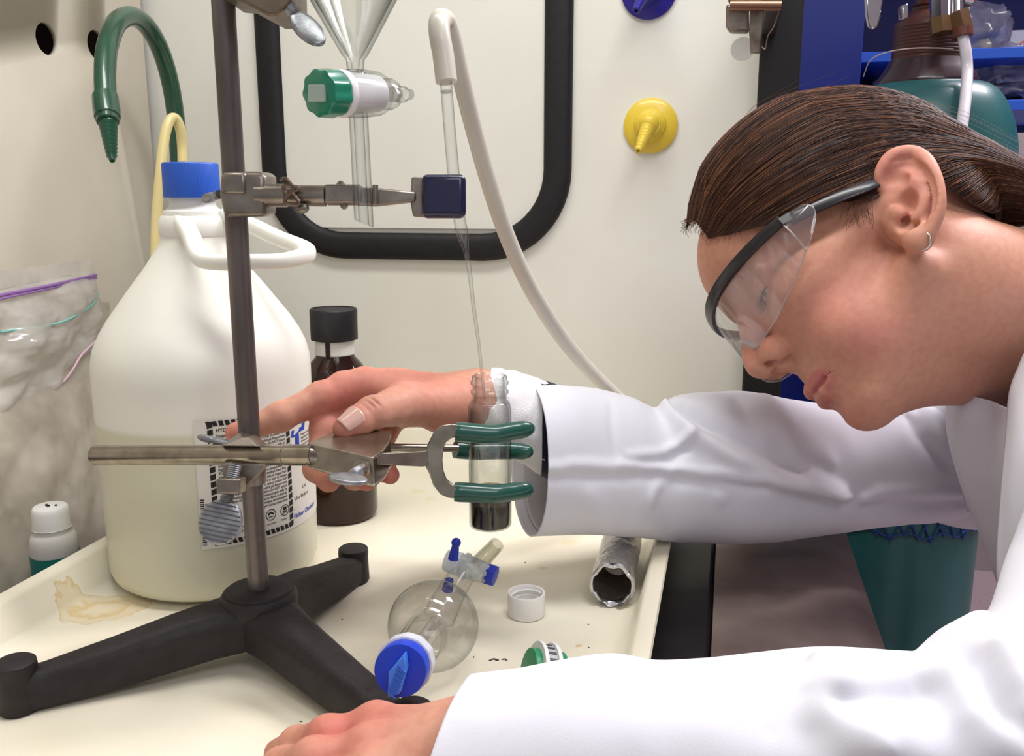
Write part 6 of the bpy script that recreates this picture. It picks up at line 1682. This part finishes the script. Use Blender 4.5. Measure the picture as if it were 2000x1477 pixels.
sheet('lapel', [[P(1866, 772, .70), P(1866, 830, .70), P(1868, 900, .695), P(1890, 1000, .69)], [P(1905, 768, .665), P(1908, 830, .66), P(1915, 910, .655), P(1930, 1010, .65)], [P(1955, 778, .63), P(1952, 840, .625), P(1950, 920, .62), P(1958, 1020, .615)]], COAT, M_coat)
sheet('collar', [[P(2010, 672, .545), P(2050, 600, .55), P(2120, 560, .60), P(2160, 560, .68), P(2150, 600, .75), P(2080, 700, .79), P(1990, 770, .78)],
                 [P(2030, 690, .530), P(2080, 640, .53), P(2160, 610, .59), P(2200, 610, .68), P(2190, 650, .77), P(2110, 750, .82), P(2010, 800, .80)]], COAT, M_coat)
# shirt seen inside the collar, inner knit cuff at the far wrist, dark sleeve lining
M_shirt = cotton('cream_shirt', (222, 214, 196)); M_knit = cotton('white_knit', (238, 236, 236), .5)
st = []
for cx, y, d, a in [(1935, 690, .655, 100), (1985, 730, .655, 128), (2040, 790, .655, 160)]: st.append((P(cx, y, d), unit(-UP - RT * .3), -FW, a * d / F, .055))
cloth('shirt', st, parent=PERSON, material=M_shirt, nphi=60, ns=30, wrinkle=.0006)
st = []
for x, y, d, r in [(946, 788, .636, .0262), (975, 797, .640, .0290), (1010, 811, .648, .0315), (1060, 835, .656, .034), (1120, 860, .664, .036)]: st.append((P(x, y, d), UP, -FW, r, r))
cloth('knit_cuff', st, [([(985, 760), (1000, 800), (1010, 830)], .0012, .005)], parent=PERSON, material=M_knit, nphi=72, ns=50, wrinkle=.0014, wscale=90, slant=lambda a: .006 * cos(a))
st = []
for x, t, b, d in [(1052, 752, 1040, .653), (1150, 762, 1036, .662), (1260, 790, 1045, .676)]:
    hw = (b - t) / 2 * d / F - .0022; st.append((P(x, (t + b) / 2, d), UP, -FW, hw, max(.040, hw * .90)))
cloth('sleeve_lining', st, parent=COAT, material=cotton('grey_lining', (214, 212, 216)), nphi=72, ns=40, slant=lambda a: .013 * sin(a), wrinkle=.0008)
st = []
for x, y, d, r in [(1056, 836, .656, .0345), (1080, 845, .660, .036), (1130, 870, .67, .038)]: st.append((P(x, y, d), UP, -FW, r, r))
cloth('navy_sleeve', st, parent=PERSON, material=cotton('navy_knit', (34, 28, 52), .4), nphi=60, ns=24, wrinkle=.001)
# trousers and shoes below the coat
M_tr = cotton('dark_trousers', (52, 54, 66)); M_sh = mat('black_shoe', (30, 28, 28), .5)
for y in (.42, .60):
    st = [(np.array((.515, y, z)), -RT, -FH, r, r) for z, r in ((-.30, .10), (-.50, .075), (-.70, .062), (-.865, .058))]
    cloth('trouser_leg', st, parent=PERSON, material=M_tr, nphi=48, ns=40, wrinkle=.003, wscale=9)
    st = [(np.array((x, y, -.9 + h)), ZV, V3(0, 1, 0), h - .0015, w) for x, h, w in ((.60, .018, .02), (.585, .036, .036), (.54, .046, .042), (.47, .036, .046), (.41, .026, .045), (.372, .018, .034), (.362, .012, .012))]
    cloth('shoe', st, parent=PERSON, material=M_sh, nphi=40, ns=40, wrinkle=0)
